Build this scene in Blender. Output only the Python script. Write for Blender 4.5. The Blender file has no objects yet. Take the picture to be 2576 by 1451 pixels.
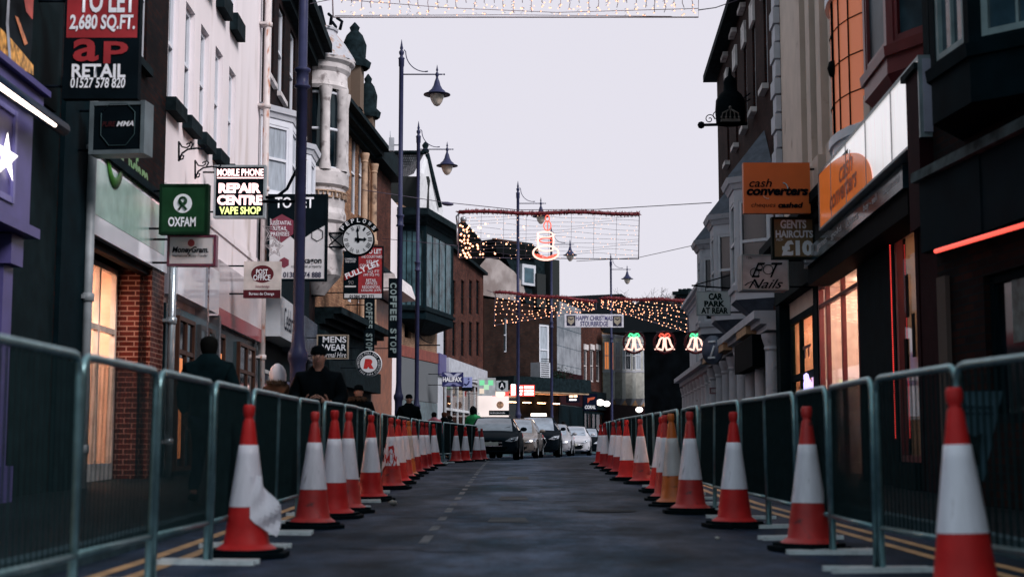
import bpy, math, random
from mathutils import Vector, Matrix
random.seed(7)
C = bpy.context.scene.collection
sc = bpy.context.scene
# ---------------------------------------------------------------- camera
W0, H0, F0, HZ, CAMZ = 2576.0, 1451.0, 3606.0, 1122.0, 0.69
TH = math.atan((HZ - H0/2)/F0)
cam = bpy.data.cameras.new('camera'); camo = bpy.data.objects.new('camera', cam); C.objects.link(camo)
camo.location = (0, 0, CAMZ); camo.rotation_euler = (math.pi/2 + TH, 0, 0)
cam.sensor_width = 36; cam.lens = F0/W0*36; cam.clip_end = 2000; cam.clip_start = 0.1
cam.dof.use_dof = True; cam.dof.focus_distance = 38; cam.dof.aperture_fstop = 2.2
sc.camera = camo
# ---------------------------------------------------------------- sky and sun (flat overcast dusk)
wd = bpy.data.worlds.new('World'); sc.world = wd; wd.use_nodes = True
nt = wd.node_tree; nt.nodes.clear()
sky = nt.nodes.new('ShaderNodeTexSky'); sky.sky_type = 'NISHITA'; sky.sun_disc = False
SUN_EL, SUN_AZ = math.radians(38), math.radians(128)
sky.sun_elevation = SUN_EL; sky.sun_rotation = SUN_AZ
sm = nt.nodes.new('ShaderNodeVectorMath'); sm.operation = 'SCALE'; sm.inputs['Scale'].default_value = 0.7
mx = nt.nodes.new('ShaderNodeMix'); mx.data_type = 'RGBA'; mx.inputs[0].default_value = 0.94
mx.inputs[7].default_value = (8.25, 8.0, 8.85, 1)
bg = nt.nodes.new('ShaderNodeBackground'); bg.inputs[1].default_value = 0.1
wo = nt.nodes.new('ShaderNodeOutputWorld')
nt.links.new(sky.outputs[0], sm.inputs[0]); nt.links.new(sm.outputs[0], mx.inputs[6])
# dusk: the cloud is bright low ahead of the camera and dimmer overhead and behind
tcw = nt.nodes.new('ShaderNodeTexCoord'); dt = nt.nodes.new('ShaderNodeVectorMath'); dt.operation = 'DOT_PRODUCT'
dt.inputs[1].default_value = (0, math.cos(math.radians(8)), math.sin(math.radians(8)))
mr = nt.nodes.new('ShaderNodeMapRange'); mr.interpolation_type = 'SMOOTHSTEP'; mr.inputs[1].default_value = .30; mr.inputs[2].default_value = .88
cm_ = nt.nodes.new('ShaderNodeMix'); cm_.data_type = 'RGBA'; cm_.inputs[6].default_value = (4.6, 5.6, 6.2, 1)
nt.links.new(tcw.outputs['Generated'], dt.inputs[0]); nt.links.new(dt.outputs['Value'], mr.inputs[0]); nt.links.new(mr.outputs[0], cm_.inputs[0])
nt.links.new(mx.outputs[2], cm_.inputs[7]); nt.links.new(cm_.outputs[2], bg.inputs[0]); nt.links.new(bg.outputs[0], wo.inputs[0])
sl = bpy.data.lights.new('sun', 'SUN'); sl.energy = 3.6; sl.angle = math.radians(24); sl.color = (1, .93, .95)
so = bpy.data.objects.new('sun', sl); C.objects.link(so)
sd = Vector((math.sin(SUN_AZ)*math.cos(SUN_EL), math.cos(SUN_AZ)*math.cos(SUN_EL), math.sin(SUN_EL)))
so.rotation_euler = sd.to_track_quat('Z', 'Y').to_euler()
sc.view_settings.view_transform = 'Standard'; sc.view_settings.look = 'None'
sc.view_settings.exposure = 0.0; sc.view_settings.gamma = 1.0
# ---------------------------------------------------------------- geometry helpers
def V(*a): return Vector(a)
def ray(x, y):
    c, s = math.cos(TH), math.sin(TH); v = H0/2 - y
    return V(x - W0/2, F0*c - v*s, F0*s + v*c)
def P(x, y, d):                       # photo position + distance along the street -> point in the world
    r = ray(x, y); return V(0, 0, CAMZ) + r*(d/r.y)
GP = [(-60, 0), (9, 0), (15, .05), (22, .12), (30, .2), (38, .25), (60, .25), (400, .25)]
def g(y):
    for (a, b), (c, d) in zip(GP, GP[1:]):
        if y <= c: return b + (d-b)*(y-a)/(c-a)
    return .25
def XD(x, d): return (x - W0/2)/F0*d*1.006
class MB:
    def __init__(s): s.v = []; s.f = []; s.uv = []; s.m = []; s.sm = []
    def face(s, pts, uv=None, m=0, smooth=False):
        n = len(s.v); s.v += [Vector(p) for p in pts]; s.f.append(list(range(n, n+len(pts))))
        s.uv.append(uv); s.m.append(m); s.sm.append(smooth); return s
    def obox(s, c, ax, ay, az, hx, hy, hz, m=0):
        c = Vector(c); ax, ay, az = Vector(ax)*hx, Vector(ay)*hy, Vector(az)*hz
        p = [c + ax*i + ay*j + az*k for i in (-1, 1) for j in (-1, 1) for k in (-1, 1)]
        for q in ((0,1,3,2), (4,6,7,5), (0,4,5,1), (2,3,7,6), (0,2,6,4), (1,5,7,3)): s.face([p[i] for i in q], None, m)
        return s
    def box(s, a, b, m=0):
        a, b = Vector(a), Vector(b); h = (b-a)/2
        return s.obox((a+b)/2, (1,0,0), (0,1,0), (0,0,1), abs(h.x), abs(h.y), abs(h.z), m)
    def tube(s, pts, r, n=8, m=0, cap=True, closed=False):
        pts = [Vector(p) for p in pts]; rs = r if isinstance(r, (list, tuple)) else [r]*len(pts)
        k = len(pts); up = None; base = len(s.v)
        for i, p in enumerate(pts):
            if closed: t = pts[(i+1) % k] - pts[i-1]
            else: t = pts[min(i+1, k-1)] - pts[max(i-1, 0)]
            t.normalize()
            if up is None: up = V(0,0,1) if abs(t.z) < .9 else V(1,0,0)
            a = up - t*up.dot(t)
            if a.length < 1e-4: a = t.orthogonal()
            a.normalize(); up = a; b = t.cross(a)
            for j in range(n):
                w = 2*math.pi*j/n; s.v.append(p + (a*math.cos(w) + b*math.sin(w))*rs[i])
        for i in range(k if closed else k-1):
            for j in range(n):
                i2 = (i+1) % k
                s.f.append([base+i*n+j, base+i*n+(j+1) % n, base+i2*n+(j+1) % n, base+i2*n+j]); s.uv.append(None); s.m.append(m); s.sm.append(True)
        if cap and not closed:
            s.f.append([base+j for j in range(n)][::-1]); s.f.append([base+(k-1)*n+j for j in range(n)])
            s.uv += [None]*2; s.m += [m]*2; s.sm += [False]*2
        return s
    def lathe(s, c, prof, n=24, m=0, ax=(0,0,1), a0=0, a1=2*math.pi, hard=False):
        if hard:
            for p, q in zip(prof, prof[1:]): s.lathe(c, [p, q], n, m, ax, a0, a1)
            return s
        c = Vector(c); ax = Vector(ax).normalized(); u = V(1,0,0) if abs(ax.x) < .9 else V(0,1,0)
        u = (u - ax*u.dot(ax)).normalized(); w = ax.cross(u); base = len(s.v); full = abs(a1-a0-2*math.pi) < 1e-6
        cols = n if full else n+1
        for r, z in prof:
            for j in range(cols):
                t = a0 + (a1-a0)*j/n; s.v.append(c + ax*z + (u*math.cos(t) + w*math.sin(t))*max(r, 1e-4))
        for i in range(len(prof)-1):
            for j in range(n):
                j2 = (j+1) % n if full else j+1
                s.f.append([base+i*cols+j, base+i*cols+j2, base+(i+1)*cols+j2, base+(i+1)*cols+j]); s.uv.append(None); s.m.append(m); s.sm.append(True)
        return s
    def ball(s, c, r, n=8, m=0, sq=(1,1,1)):
        c = Vector(c); base = len(s.v); k = max(3, n//2)
        for i in range(k+1):
            t = math.pi*i/k
            for j in range(n):
                w = 2*math.pi*j/n
                s.v.append(c + V(math.sin(t)*math.cos(w)*sq[0], math.sin(t)*math.sin(w)*sq[1], math.cos(t)*sq[2])*r)
        for i in range(k):
            for j in range(n):
                s.f.append([base+i*n+j, base+(i+1)*n+j, base+(i+1)*n+(j+1) % n, base+i*n+(j+1) % n]); s.uv.append(None); s.m.append(m); s.sm.append(True)
        return s
    def prism(s, poly, ext, m=0):
        poly = [Vector(p) for p in poly]; e = Vector(ext); q = [p+e for p in poly]; n = len(poly)
        s.face(poly[::-1], None, m); s.face(q, None, m)
        for i in range(n): s.face([poly[i], poly[(i+1) % n], q[(i+1) % n], q[i]], None, m)
        return s
def org(o):
    v = V(0,0,0)
    while o: v += o.location; o = o.parent
    return v
SPLIT = {'pilaster','column','pinnacle','pinnacle_base','mullion','window_sticker','steel_pilaster','brick_strip','ceiling_lamp','canopy_lamp','lit_glass','window_notice','panel_joint','ear','eye','lit_stock','side_frame','seat','fog_lamp_recess','printed_picture','bracket','blue_window_lights','turret_part'}
def pieces(mb):
    par = list(range(len(mb.v)))
    def fd(i):
        while par[i] != i: par[i] = par[par[i]]; i = par[i]
        return i
    for f in mb.f:
        for i in f[1:]: par[fd(i)] = fd(f[0])
    G = {}
    for k, f in enumerate(mb.f): G.setdefault(fd(f[0]), []).append(k)
    L = []
    for fs in G.values():
        vs = [mb.v[i] for k in fs for i in mb.f[k]]; L.append([fs, [min(v[a] for v in vs)-.012 for a in range(3)], [max(v[a] for v in vs)+.012 for a in range(3)]])
    ch = True
    while ch:
        ch = False; out = []
        for q in L:
            for p in out:
                if all(p[1][a] <= q[2][a] and q[1][a] <= p[2][a] for a in range(3)):
                    p[0] += q[0]; p[1] = [min(x, y) for x, y in zip(p[1], q[1])]; p[2] = [max(x, y) for x, y in zip(p[2], q[2])]; ch = True; break
            else: out.append(q)
        L = out
    res = []
    for fs, _, _ in L:
        m = MB(); mp = {}
        for k in sorted(fs):
            f = []
            for i in mb.f[k]:
                if i not in mp: mp[i] = len(m.v); m.v.append(mb.v[i])
                f.append(mp[i])
            m.f.append(f); m.uv.append(mb.uv[k]); m.m.append(mb.m[k]); m.sm.append(mb.sm[k])
        res.append(m)
    return res
def obj(name, mb, mat, parent=None, sharp=False):
    if parent and name in SPLIT and not sharp:
        o = None
        for p in pieces(mb): o = obj(name, p, mat, parent, True)
        return o
    off = org(parent); me = bpy.data.meshes.new(name)
    me.from_pydata([tuple(p-off) for p in mb.v], [], mb.f)
    if any(u for u in mb.uv):
        l = me.uv_layers.new(name='UVMap'); k = 0
        for f, u in zip(mb.f, mb.uv):
            for i in range(len(f)):
                if u: l.data[k].uv = u[i]
                k += 1
    for m in (mat if isinstance(mat, (list, tuple)) else [mat]): me.materials.append(m)
    for i, p in enumerate(me.polygons): p.material_index = mb.m[i]; p.use_smooth = mb.sm[i]
    me.update()
    o = bpy.data.objects.new(name, me); C.objects.link(o)
    if parent: o.parent = parent
    return o
def tag(o, label, cat, group=None, kind=None):
    o['label'] = label; o['category'] = cat
    if group: o['group'] = group
    if kind: o['kind'] = kind
    return o
def thing(name, label, cat, loc=(0,0,0), group=None):
    o = bpy.data.objects.new(name, None); C.objects.link(o); o.location = loc; o.empty_display_size = .2
    return tag(o, label, cat, group)
def struct(name, mb, mat):
    o = obj(name, mb, mat); o['kind'] = 'structure'; return o
def copy_tree(o, parent=None):
    c = o.copy(); C.objects.link(c); c.parent = parent
    for ch in list(o.children): copy_tree(ch, c)
    return c
# ---------------------------------------------------------------- materials
_M = {}
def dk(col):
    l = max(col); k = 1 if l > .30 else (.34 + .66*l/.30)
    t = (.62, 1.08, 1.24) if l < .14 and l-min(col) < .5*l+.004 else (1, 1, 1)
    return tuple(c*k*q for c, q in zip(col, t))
def M(name, col, rough=.6, metal=0, var=.25, scale=4., bump=0., spec=.5, dirt=None, stretch=None, det=6):
    if name in _M: return _M[name]
    col = dk(col); spec = spec*(.22 if max(col) < .12 and spec <= .5 else 1)
    if max(col) < .03 and spec < .2: rough = max(rough, .72); spec = .03
    m = bpy.data.materials.new(name); m.use_nodes = True; t = m.node_tree; b = t.nodes['Principled BSDF']
    b.inputs['Roughness'].default_value = rough; b.inputs['Metallic'].default_value = metal
    b.inputs['Specular IOR Level'].default_value = spec
    tc = t.nodes.new('ShaderNodeTexCoord'); mp = t.nodes.new('ShaderNodeMapping')
    t.links.new(tc.outputs['Object'], mp.inputs[0])
    if stretch: mp.inputs['Scale'].default_value = stretch
    n = t.nodes.new('ShaderNodeTexNoise'); n.inputs['Scale'].default_value = scale; n.inputs['Detail'].default_value = det
    t.links.new(mp.outputs[0], n.inputs['Vector'])
    r = t.nodes.new('ShaderNodeValToRGB'); r.color_ramp.elements[0].position = .3; r.color_ramp.elements[1].position = .7
    r.color_ramp.elements[0].color = [c*(1-var) for c in col] + [1]; r.color_ramp.elements[1].color = [min(1, c*(1+var)) for c in col] + [1]
    t.links.new(n.outputs[0], r.inputs[0]); out = r.outputs[0]
    if dirt:
        n2 = t.nodes.new('ShaderNodeTexNoise'); n2.inputs['Scale'].default_value = dirt[1]; n2.inputs['Detail'].default_value = 8
        t.links.new(mp.outputs[0], n2.inputs['Vector'])
        r2 = t.nodes.new('ShaderNodeValToRGB'); r2.color_ramp.elements[0].position = dirt[2]; r2.color_ramp.elements[1].position = dirt[2]+.12
        t.links.new(n2.outputs[0], r2.inputs[0]); x = t.nodes.new('ShaderNodeMix'); x.data_type = 'RGBA'
        t.links.new(r2.outputs[0], x.inputs[0]); t.links.new(out, x.inputs[6]); x.inputs[7].default_value = list(dirt[0]) + [1]; out = x.outputs[2]
    t.links.new(out, b.inputs['Base Color'])
    if bump:
        bp = t.nodes.new('ShaderNodeBump'); bp.inputs['Strength'].default_value = bump; bp.inputs['Distance'].default_value = .02
        t.links.new(n.outputs[0], bp.inputs['Height']); t.links.new(bp.outputs[0], b.inputs['Normal'])
    _M[name] = m; return m
def E(name, col, st):
    if name in _M: return _M[name]
    m = bpy.data.materials.new(name); m.use_nodes = True; b = m.node_tree.nodes['Principled BSDF']
    b.inputs['Base Color'].default_value = [c*.5 for c in col] + [1]
    b.inputs['Emission Color'].default_value = list(col) + [1]; b.inputs['Emission Strength'].default_value = st
    _M[name] = m; return m
def BR(name, c1, c2, mortar, bw=.225, rh=.075, ms=.01, rough=.85, off=.5, bump=.5):
    if name in _M: return _M[name]
    c1, c2, mortar = dk(c1), dk(c2), dk(mortar)
    m = bpy.data.materials.new(name); m.use_nodes = True; t = m.node_tree; b = t.nodes['Principled BSDF']
    b.inputs['Roughness'].default_value = rough; b.inputs['Specular IOR Level'].default_value = .05
    uv = t.nodes.new('ShaderNodeUVMap'); br = t.nodes.new('ShaderNodeTexBrick')
    br.inputs['Scale'].default_value = 1; br.inputs['Brick Width'].default_value = bw; br.inputs['Row Height'].default_value = rh
    br.inputs['Mortar Size'].default_value = ms; br.offset = off
    br.inputs['Color1'].default_value = list(c1)+[1]; br.inputs['Color2'].default_value = list(c2)+[1]; br.inputs['Mortar'].default_value = list(mortar)+[1]
    t.links.new(uv.outputs[0], br.inputs['Vector'])
    n = t.nodes.new('ShaderNodeTexNoise'); n.inputs['Scale'].default_value = 1.3; n.inputs['Detail'].default_value = 7
    t.links.new(uv.outputs[0], n.inputs['Vector'])
    r = t.nodes.new('ShaderNodeValToRGB'); r.color_ramp.elements[0].position = .3; r.color_ramp.elements[1].position = .7
    r.color_ramp.elements[0].color = (.55,.55,.55,1); r.color_ramp.elements[1].color = (1.25,1.2,1.15,1)
    t.links.new(n.outputs[0], r.inputs[0]); x = t.nodes.new('ShaderNodeMix'); x.data_type = 'RGBA'; x.blend_type = 'MULTIPLY'; x.inputs[0].default_value = 1
    t.links.new(br.outputs[0], x.inputs[6]); t.links.new(r.outputs[0], x.inputs[7]); t.links.new(x.outputs[2], b.inputs['Base Color'])
    bp = t.nodes.new('ShaderNodeBump'); bp.inputs['Strength'].default_value = bump; bp.inputs['Distance'].default_value = .01
    iv = t.nodes.new('ShaderNodeMath'); iv.operation = 'SUBTRACT'; iv.inputs[0].default_value = 1; t.links.new(br.outputs[1], iv.inputs[1])
    t.links.new(iv.outputs[0], bp.inputs['Height']); t.links.new(bp.outputs[0], b.inputs['Normal'])
    _M[name] = m; return m
def glass(name='shop glass', tint=(.9,.95,.95), ref=.12):
    if name in _M: return _M[name]
    m = bpy.data.materials.new(name); m.use_nodes = True; t = m.node_tree; t.nodes.clear()
    o = t.nodes.new('ShaderNodeOutputMaterial'); a = t.nodes.new('ShaderNodeBsdfTransparent'); a.inputs[0].default_value = list(tint)+[1]
    gl = t.nodes.new('ShaderNodeBsdfGlossy'); gl.inputs['Roughness'].default_value = .03; gl.inputs[0].default_value = (.9,.95,1,1)
    lw = t.nodes.new('ShaderNodeLayerWeight'); lw.inputs[0].default_value = .35
    mp = t.nodes.new('ShaderNodeMath'); mp.operation = 'MULTIPLY_ADD'; mp.inputs[1].default_value = .45; mp.inputs[2].default_value = ref*.3
    x = t.nodes.new('ShaderNodeMixShader'); t.links.new(lw.outputs['Fresnel'], mp.inputs[0]); t.links.new(mp.outputs[0], x.inputs[0])
    t.links.new(a.outputs[0], x.inputs[1]); t.links.new(gl.outputs[0], x.inputs[2]); t.links.new(x.outputs[0], o.inputs[0])
    _M[name] = m; return m
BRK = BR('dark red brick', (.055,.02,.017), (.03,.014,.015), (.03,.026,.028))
BRKR = BR('red brick', (.19,.05,.032), (.11,.03,.022), (.16,.11,.09))
BRKF = BR('far red brick', (.17,.055,.036), (.11,.034,.026), (.09,.06,.055))
BRKY = BR('buff brick', (.34,.21,.14), (.26,.15,.10), (.2,.16,.13))
BRKO = BR('ochre brick', (.38,.21,.12), (.24,.11,.065), (.2,.15,.12))
TILE = BR('black wall tile', (.008,.02,.024), (.006,.014,.018), (.07,.10,.11), .6, .6, .012, .15, 0)
CREAM = BR('grey cladding', (.42,.45,.50), (.36,.39,.44), (.16,.18,.2), 1.1, .45, .012, .5, .5)
SLATE = BR('roof tile', (.26,.24,.26), (.19,.17,.19), (.012,.012,.015), .22, .18, .022, .7)
SLATE2 = BR('old clay tile', (.10,.07,.06), (.06,.045,.045), (.015,.012,.012), .22, .2, .02, .7)
REND = M('white render', (.80,.73,.75), .8, var=.06, scale=1.2, dirt=((.60,.52,.50), 1.1, .57), stretch=(1,1,.22), bump=.15)
STONE = M('pale stone', (.56,.52,.52), .8, var=.22, scale=3, dirt=((.20,.17,.17), 4, .57), bump=.2)
STONE2 = M('tan stone', (.42,.28,.19), .8, var=.3, scale=3, dirt=((.10,.06,.045), 2.2, .58), bump=.3)
STONE3 = M('grey painted stone', (.42,.43,.48), .7, var=.12, scale=2, dirt=((.18,.19,.22), 3, .64))
STONE4 = M('cream stucco', (.52,.42,.36), .75, var=.1, scale=2, dirt=((.3,.22,.18), 2.5, .63))
DKST = M('blackened stone', (.03,.032,.034), .8, var=.5, scale=6, bump=.4)
WHITE = M('white paint', (.66,.68,.74), .45, var=.06)
WHITE2 = M('weathered white paint', (.5,.52,.57), .5, var=.1, dirt=((.2,.2,.2), 6, .66))
DARK = M('dark paint', (.009,.019,.023), .4, var=.3)
DARK2 = M('dark teal panel', (.014,.03,.036), .35, var=.3)
BLK = M('black gloss', (.006,.009,.011), .25, var=.3)
IRON = M('wrought iron', (.012,.013,.02), .5, var=.3)
NAVY = M('navy lamp paint', (.050,.056,.130), .38, var=.15, scale=8)
REDP = M('dark red paint', (.17,.012,.016), .4, var=.2)
MAROON = M('maroon paint', (.045,.012,.018), .5, var=.25)
PURP = M('purple paint', (.088,.078,.24), .4, var=.15)
LEAD = M('peeling lead', (.42,.42,.46), .6, var=.15, scale=5, dirt=((.33,.20,.15), 5, .52), bump=.2)
LEAD2 = M('blue lead', (.09,.11,.15), .5, var=.3, scale=5)
RUST = M('rusty pipe', (.55,.49,.48), .6, var=.15, dirt=((.36,.13,.06), 3, .56), stretch=(3,3,1))
GALV = M('galvanised steel', (.24,.40,.42), .34, .8, var=.25, scale=12)
GALVB = M('galvanised bar', (.02,.045,.05), .6, .0, var=.25, scale=12)
PIPE = M('grey pipe', (.22,.25,.27), .5, var=.3)
GL = M('window glass', (.012,.02,.026), .07, var=.6, scale=2.5, spec=.8)
GLB = M('window glass pale', (.08,.10,.12), .08, var=.5, scale=2, spec=.9)
CURT = M('net curtain', (.33,.37,.42), .35, var=.25, scale=2.5, spec=.7, stretch=(6,6,1))
SG = glass()
WARMW = M('warm interior wall', (.78,.52,.38), .8, var=.15)
LAMPW = E('warm interior lamp', (1,.50,.26), 15)
LAMPC = E('white interior lamp', (1,.74,.62), 26)
LAMPR = E('pink interior lamp', (1,.45,.33), 8)
WTXT = M('white lettering', (.78,.80,.85), .5, var=.03)
BTXT = M('black lettering', (.012,.014,.02), .5, var=.1)
# ---------------------------------------------------------------- lettering (built-in font turned to mesh, fitted to a box)
def txt(s, c, rt, up, w, h, mat, parent, bold=0., shear=0., name='lettering', rot=0.):
    cu = bpy.data.curves.new('t', 'FONT'); cu.body = s; cu.size = 1; cu.offset = bold; cu.shear = shear
    cu.resolution_u = 3; cu.align_x = 'LEFT'
    o = bpy.data.objects.new('t', cu); C.objects.link(o)
    dg = bpy.context.evaluated_depsgraph_get(); me = bpy.data.meshes.new_from_object(o.evaluated_get(dg))
    bpy.data.objects.remove(o); bpy.data.curves.remove(cu)
    xs = [v.co.x for v in me.vertices]; ys = [v.co.y for v in me.vertices]
    if not xs: return None
    x0, x1, y0, y1 = min(xs), max(xs), min(ys), max(ys); off = org(parent); rt, up, c = Vector(rt), Vector(up), Vector(c)
    if rot: rt, up = rt*math.cos(rot) + up*math.sin(rot), up*math.cos(rot) - rt*math.sin(rot)
    for v in me.vertices:
        a = ((v.co.x-x0)/(x1-x0+1e-6)-.5)*w; b = ((v.co.y-y0)/(y1-y0+1e-6)-.5)*h; v.co = c + rt*a + up*b - off
    me.name = name; me.materials.clear(); me.materials.append(mat)
    o = bpy.data.objects.new(name, me); C.objects.link(o); o.parent = parent; return o
# ---------------------------------------------------------------- facades
class Fac:
    def __init__(s, A, B, side=1):
        s.A = V(A[0], A[1], 0); s.d = V(B[0]-A[0], B[1]-A[1], 0); s.L = s.d.length; s.d.normalize()
        s.side = side; s.n = V(s.d.y, -s.d.x, 0)*side
    def pt(s, u, z, o=0): p = s.A + s.d*u + s.n*o; p.z = z; return p
    def px(s, x, y, o=0):
        r = ray(x, y); p0 = V(0,0,CAMZ); a = s.A + s.n*o; den = r.dot(s.n)
        q = p0 + r*((a-p0).dot(s.n)/den); return (q-a).dot(s.d), q.z
    def box(s, mb, u0, u1, z0, z1, o0, o1, m=0):
        return mb.obox(s.pt((u0+u1)/2, (z0+z1)/2, (o0+o1)/2), s.d, s.n, V(0,0,1), abs(u1-u0)/2, abs(o1-o0)/2, abs(z1-z0)/2, m)
    def win(s, x0, x1, yt, yb, o=0, **k):
        xm, ym = (x0+x1)/2, (yt+yb)/2; ua, ub = s.px(x0, ym, o)[0], s.px(x1, ym, o)[0]
        za, zb = s.px(xm, yb, o)[1], s.px(xm, yt, o)[1]
        return dict(u0=min(ua, ub), u1=max(ua, ub), z0=za, z1=zb, **k)
    def u(s, x, o=0): return s.px(x, HZ, o)[0]
def wallgrid(mb, fc, u0, u1, z0, z1, ops, rv=.14, o=0):
    ops = [q for q in ops if q['u1'] > u0+.02 and q['u0'] < u1-.02 and q['z0'] < z1 and q['z1'] > z0]
    for q in ops: q['u0'] = max(q['u0'], u0+.01); q['u1'] = min(q['u1'], u1-.01); q['z1'] = min(q['z1'], z1-.01)
    us = sorted({u0, u1} | {q['u0'] for q in ops} | {q['u1'] for q in ops}); zs = sorted({z0, z1} | {q['z0'] for q in ops} | {q['z1'] for q in ops})
    for a, b in zip(us, us[1:]):
        for c, d in zip(zs, zs[1:]):
            if b-a < 1e-5 or d-c < 1e-5: continue
            mu, mz = (a+b)/2, (c+d)/2
            if any(q['u0'] < mu < q['u1'] and q['z0'] < mz < q['z1'] for q in ops): continue
            mb.face([fc.pt(a,c,o), fc.pt(b,c,o), fc.pt(b,d,o), fc.pt(a,d,o)], [(a,c),(b,c),(b,d),(a,d)])
    for q in ops:
        a, b, c, d = q['u0'], q['u1'], q['z0'], q['z1']
        for (p, r_) in (((a,c),(a,d)), ((b,d),(b,c)), ((a,d),(b,d)), ((b,c),(a,c))):
            l = abs(p[0]-r_[0]) + abs(p[1]-r_[1]); st = p[0] if p[0] == r_[0] else p[1]
            mb.face([fc.pt(*p, o), fc.pt(*r_, o), fc.pt(*r_, o-rv), fc.pt(*p, o-rv)],
                    [(0, p[1]), (0, r_[1]), (rv, r_[1]), (rv, p[1])] if p[0] == r_[0] else [(p[0], 0), (r_[0], 0), (r_[0], rv), (p[0], rv)])
    return ops
def add_window(fc, q, parent, rv=.14, o=0):
    fm = q.get('f', WHITE); pm = q.get('p', GL); fw = q.get('fw', .06)
    a, b, c, d = q['u0'], q['u1'], q['z0'], q['z1']; mb = MB(); oo = o-rv+.05
    e = .002
    fc.box(mb, a+e, a+fw, c+e, d-e, oo-.04, oo+.03); fc.box(mb, b-fw, b-e, c+e, d-e, oo-.04, oo+.03)
    fc.box(mb, a+fw, b-fw, d-fw, d-e, oo-.038, oo+.028); fc.box(mb, a+fw, b-fw, c+e, c+fw, oo-.038, oo+.028)
    for k in range(q.get('h', 1)): z = c + (d-c)*(k+1)/(q.get('h', 1)+1); fc.box(mb, a+fw, b-fw, z-.03, z+.03, oo-.036, oo+.04)
    for k in range(q.get('v', 0)): u = a + (b-a)*(k+1)/(q.get('v', 0)+1); fc.box(mb, u-.015, u+.015, c+fw, d-fw, oo-.034, oo+.02)
    w = obj('window', mb, fm, parent)
    pb = MB().face([fc.pt(a,c,oo-.015), fc.pt(b,c,oo-.015), fc.pt(b,d,oo-.015), fc.pt(a,d,oo-.015)])
    obj('pane', pb, pm, w)
    if q.get('sill'): sb = MB(); fc.box(sb, a-.08, b+.08, c-q.get('sh', .12), c-.004, o-.05, o+q.get('so', .1)); obj('sill', sb, q['sill'], w)
    if q.get('lin'): sb = MB(); fc.box(sb, a-.08, b+.08, d+.004, d+q.get('lh', .2), o-.05, o+.06); obj('lintel', sb, q['lin'], w)
    return w
def building(name, label, fc, u0, u1, z1, mat, wins, z0=-.2, depth=7, cat='building', top=None, rv=.14):
    r = thing(name, label, cat, fc.pt((u0+u1)/2, g(fc.pt(u0, 0).y), 0)); mb = MB(); e = .006; u0 += e; u1 -= e
    ops = wallgrid(mb, fc, u0, u1, z0, z1, wins, rv)
    for u in (u0, u1):
        mb.face([fc.pt(u,z0,0), fc.pt(u,z1,0), fc.pt(u,z1,-depth), fc.pt(u,z0,-depth)], [(0,z0),(0,z1),(depth,z1),(depth,z0)])
    mb.face([fc.pt(u0,z1,0), fc.pt(u1,z1,0), fc.pt(u1,z1,-depth), fc.pt(u0,z1,-depth)], [(0,0),(1,0),(1,1),(0,1)])
    mb.face([fc.pt(u0,z0,-depth), fc.pt(u1,z0,-depth), fc.pt(u1,z1,-depth), fc.pt(u0,z1,-depth)], [(0,0),(1,0),(1,1),(0,1)])
    obj('wall', mb, mat, r)
    for q in ops:
        if not q.get('none'): add_window(fc, q, r, rv)
    return r
def band(name, fc, u0, u1, z0, z1, o0, o1, mat, parent):
    mb = MB(); fc.box(mb, u0, u1, z0, z1, o0, o1); return obj(name, mb, mat, parent)
def cornice(fc, u0, u1, z, parent, mat, steps=((.12,.10),(.10,.2),(.12,.32)), name='cornice'):
    mb = MB(); zz = z
    for k, (h, o) in enumerate(steps): fc.box(mb, u0, u1, zz, zz+h-.002, -.03, o); zz += h
    return obj(name, mb, mat, parent)
def column(mb, fc, u, z0, z1, r, o, n=12):
    b = fc.pt(u, z0, o); h = z1-z0
    mb.lathe(b, [(r*1.35,0),(r*1.35,.12),(r*1.05,.18),(r,.3),(r*.9,h-.35),(r*1.1,h-.3),(r,h-.25),(r*1.35,h-.08),(r*1.4,h)], n, hard=True)
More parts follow.
